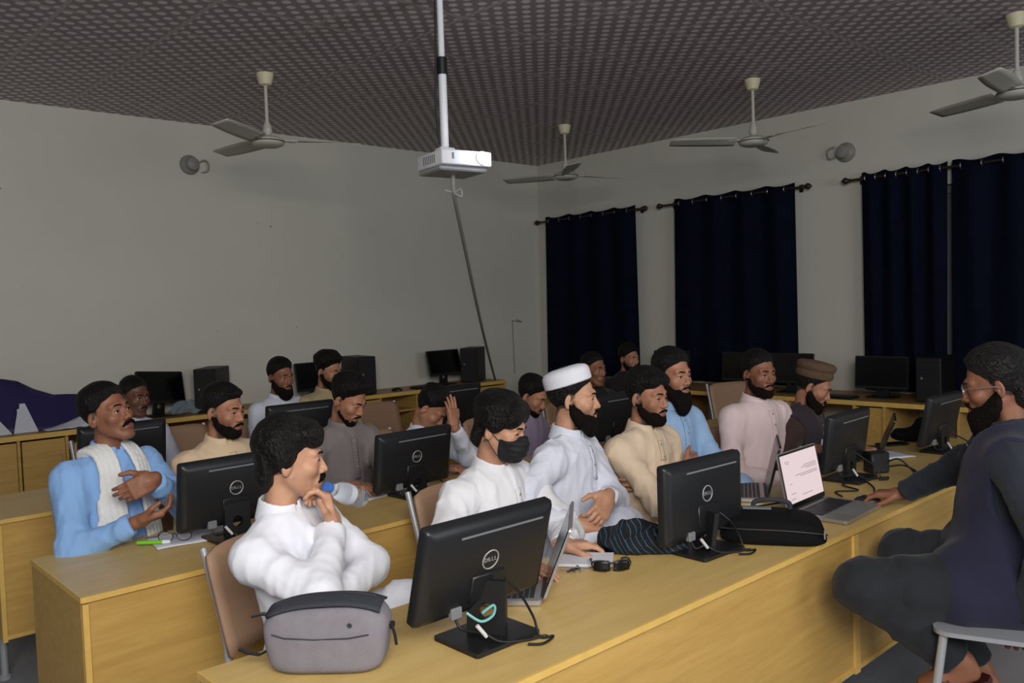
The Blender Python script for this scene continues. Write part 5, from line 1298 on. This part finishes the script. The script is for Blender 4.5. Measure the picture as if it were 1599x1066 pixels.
# ---- striped cloth bundle on the desk
def bundle():
    o = (2.24, 1.80, DZ)
    m, tr, p = newmat('striped_cloth'); Nn = tr.nodes; Lk = tr.links
    tc = Nn.new('ShaderNodeTexCoord'); wv = Nn.new('ShaderNodeTexWave'); wv.inputs['Scale'].default_value = 19; wv.inputs['Distortion'].default_value = 5; wv.inputs['Detail'].default_value = 1; wv.inputs['Detail Scale'].default_value = .6
    mp = Nn.new('ShaderNodeMapping'); mp.inputs['Rotation'].default_value = (.4, .5, .6); Lk.new(tc.outputs['Object'], mp.inputs[0]); Lk.new(mp.outputs[0], wv.inputs['Vector'])
    rp = Nn.new('ShaderNodeValToRGB'); rp.color_ramp.elements[0].position = .95; rp.color_ramp.elements[0].color = srgb(13, 15, 20); rp.color_ramp.elements[1].position = .995; rp.color_ramp.elements[1].color = srgb(56, 104, 138)
    Lk.new(wv.outputs[0], rp.inputs[0]); Lk.new(rp.outputs[0], p.inputs['Base Color']); p.inputs['Roughness'].default_value = .85
    def sd(P):
        d = ell(P, (0, 0, .02), (.13, .085, .05)); d = smin(d, ell(P, (-.02, .01, .05), (.065, .05, .05)), .03); d = smin(d, ell(P, (.08, -.03, .02), (.07, .05, .03)), .03)
        d = smin(d, ell(P, (-.11, .03, .03), (.04, .035, .035)), .02)
        d = d+.009*wav(P, 77, 45, 95, 6)-.028*fold(P, 78, 30, 60, 6)
        return smax(d, .002-P[:, 2], .004)
    t = mesh_obj('cloth_bundle', [poly(sd, (-.2, -.16, -.02), (.2, .16, .15), .006)], [m]); t.location = o; t.rotation_euler = (0, 0, R(-42))
    tag(t, 'dark crumpled cloth bundle with thin blue stripes, beside the phone', 'cloth')
bundle()

def slumped_bag():
    def sd(P):
        d = ell(P, (0, 0, .03), (.125, .08, .045)); d = smin(d, ell(P, (.06, 0, .06), (.05, .05, .07)), .04)
        d = d+.006*wav(P, 91, 30, 70, 5)-.016*fold(P, 92, 25, 55, 6)
        return smax(d, .002-P[:, 2], .006)
    t = mesh_obj('black_bag', [poly(sd, (-.17, -.15, -.02), (.17, .15, .2), .006)], [M['lapbag']]); t.location = (4.92, 1.95, DZ); t.rotation_euler = (0, 0, R(-35))
    tag(t, 'slumped black bag on the desk left of the monitor nearest the presenter', 'bag')
slumped_bag()

# ---- chairs under and between the people
ch = make_chair('tan-backed chair under the man resting chin on fist', 1.30, 2.34, 158, bar=.185)
chA = ch; ch = make_chair('tan-backed chair with grey frame behind the masked man', 2.14, 2.42, 172)
def seat_at(p, az, label, dy=0):
    c = dup(ch, (p['rx']-math.sin(R(az))*dy, p['ry']-math.cos(R(az))*dy, 0), -R(az), label)
seat_at(Cc, 164, 'tan-backed chair under the man in the white skullcap'); seat_at(D, 178, 'tan-backed chair under the man in the cream kurta'); seat_at(E_, 182, 'tan-backed chair under the man in the front row in light blue')
seat_at(Fp, 190, 'tan-backed chair under the man in pale pink'); seat_at(Gp, 168, 'tan-backed chair under the man in the brown felt cap')
dup(ch, (Bl['rx']+.14, Bl['ry']+.10, 0), -R(168), 'tan-backed chair with grey frame under the man with the white scarf'); seat_at(Be, 168, 'tan-backed chair under the man in beige'); seat_at(Gr, 176, 'tan-backed chair under the grey-shirted man'); seat_at(Hh, 165, 'tan-backed chair under the man holding his head')
seat_at(Pu, 170, 'tan-backed chair under the man in purple'); seat_at(D1, 186, 'tan-backed chair under the left man in dark clothes'); seat_at(D2, 190, 'tan-backed chair under the man in dark clothes by the wall strip')
seat_at(Df, 168, 'tan-backed chair under the man with the very dark face'); seat_at(Wb, 170, 'tan-backed chair under the man in white in the rear row'); seat_at(Kh, 172, 'tan-backed chair under the man in khaki')
dup(ch, (2.08, 5.2, 0), -R(175), 'empty tan-backed chair in the rear row between two men')
dup(ch, (3.56, 5.15, 0), -R(178), 'empty tan-backed chair in the rear row by the cabinets')
dup(ch, (6.05, 3.7, 0), -R(200), 'empty tan-backed chair in the aisle, behind the man in pale pink')
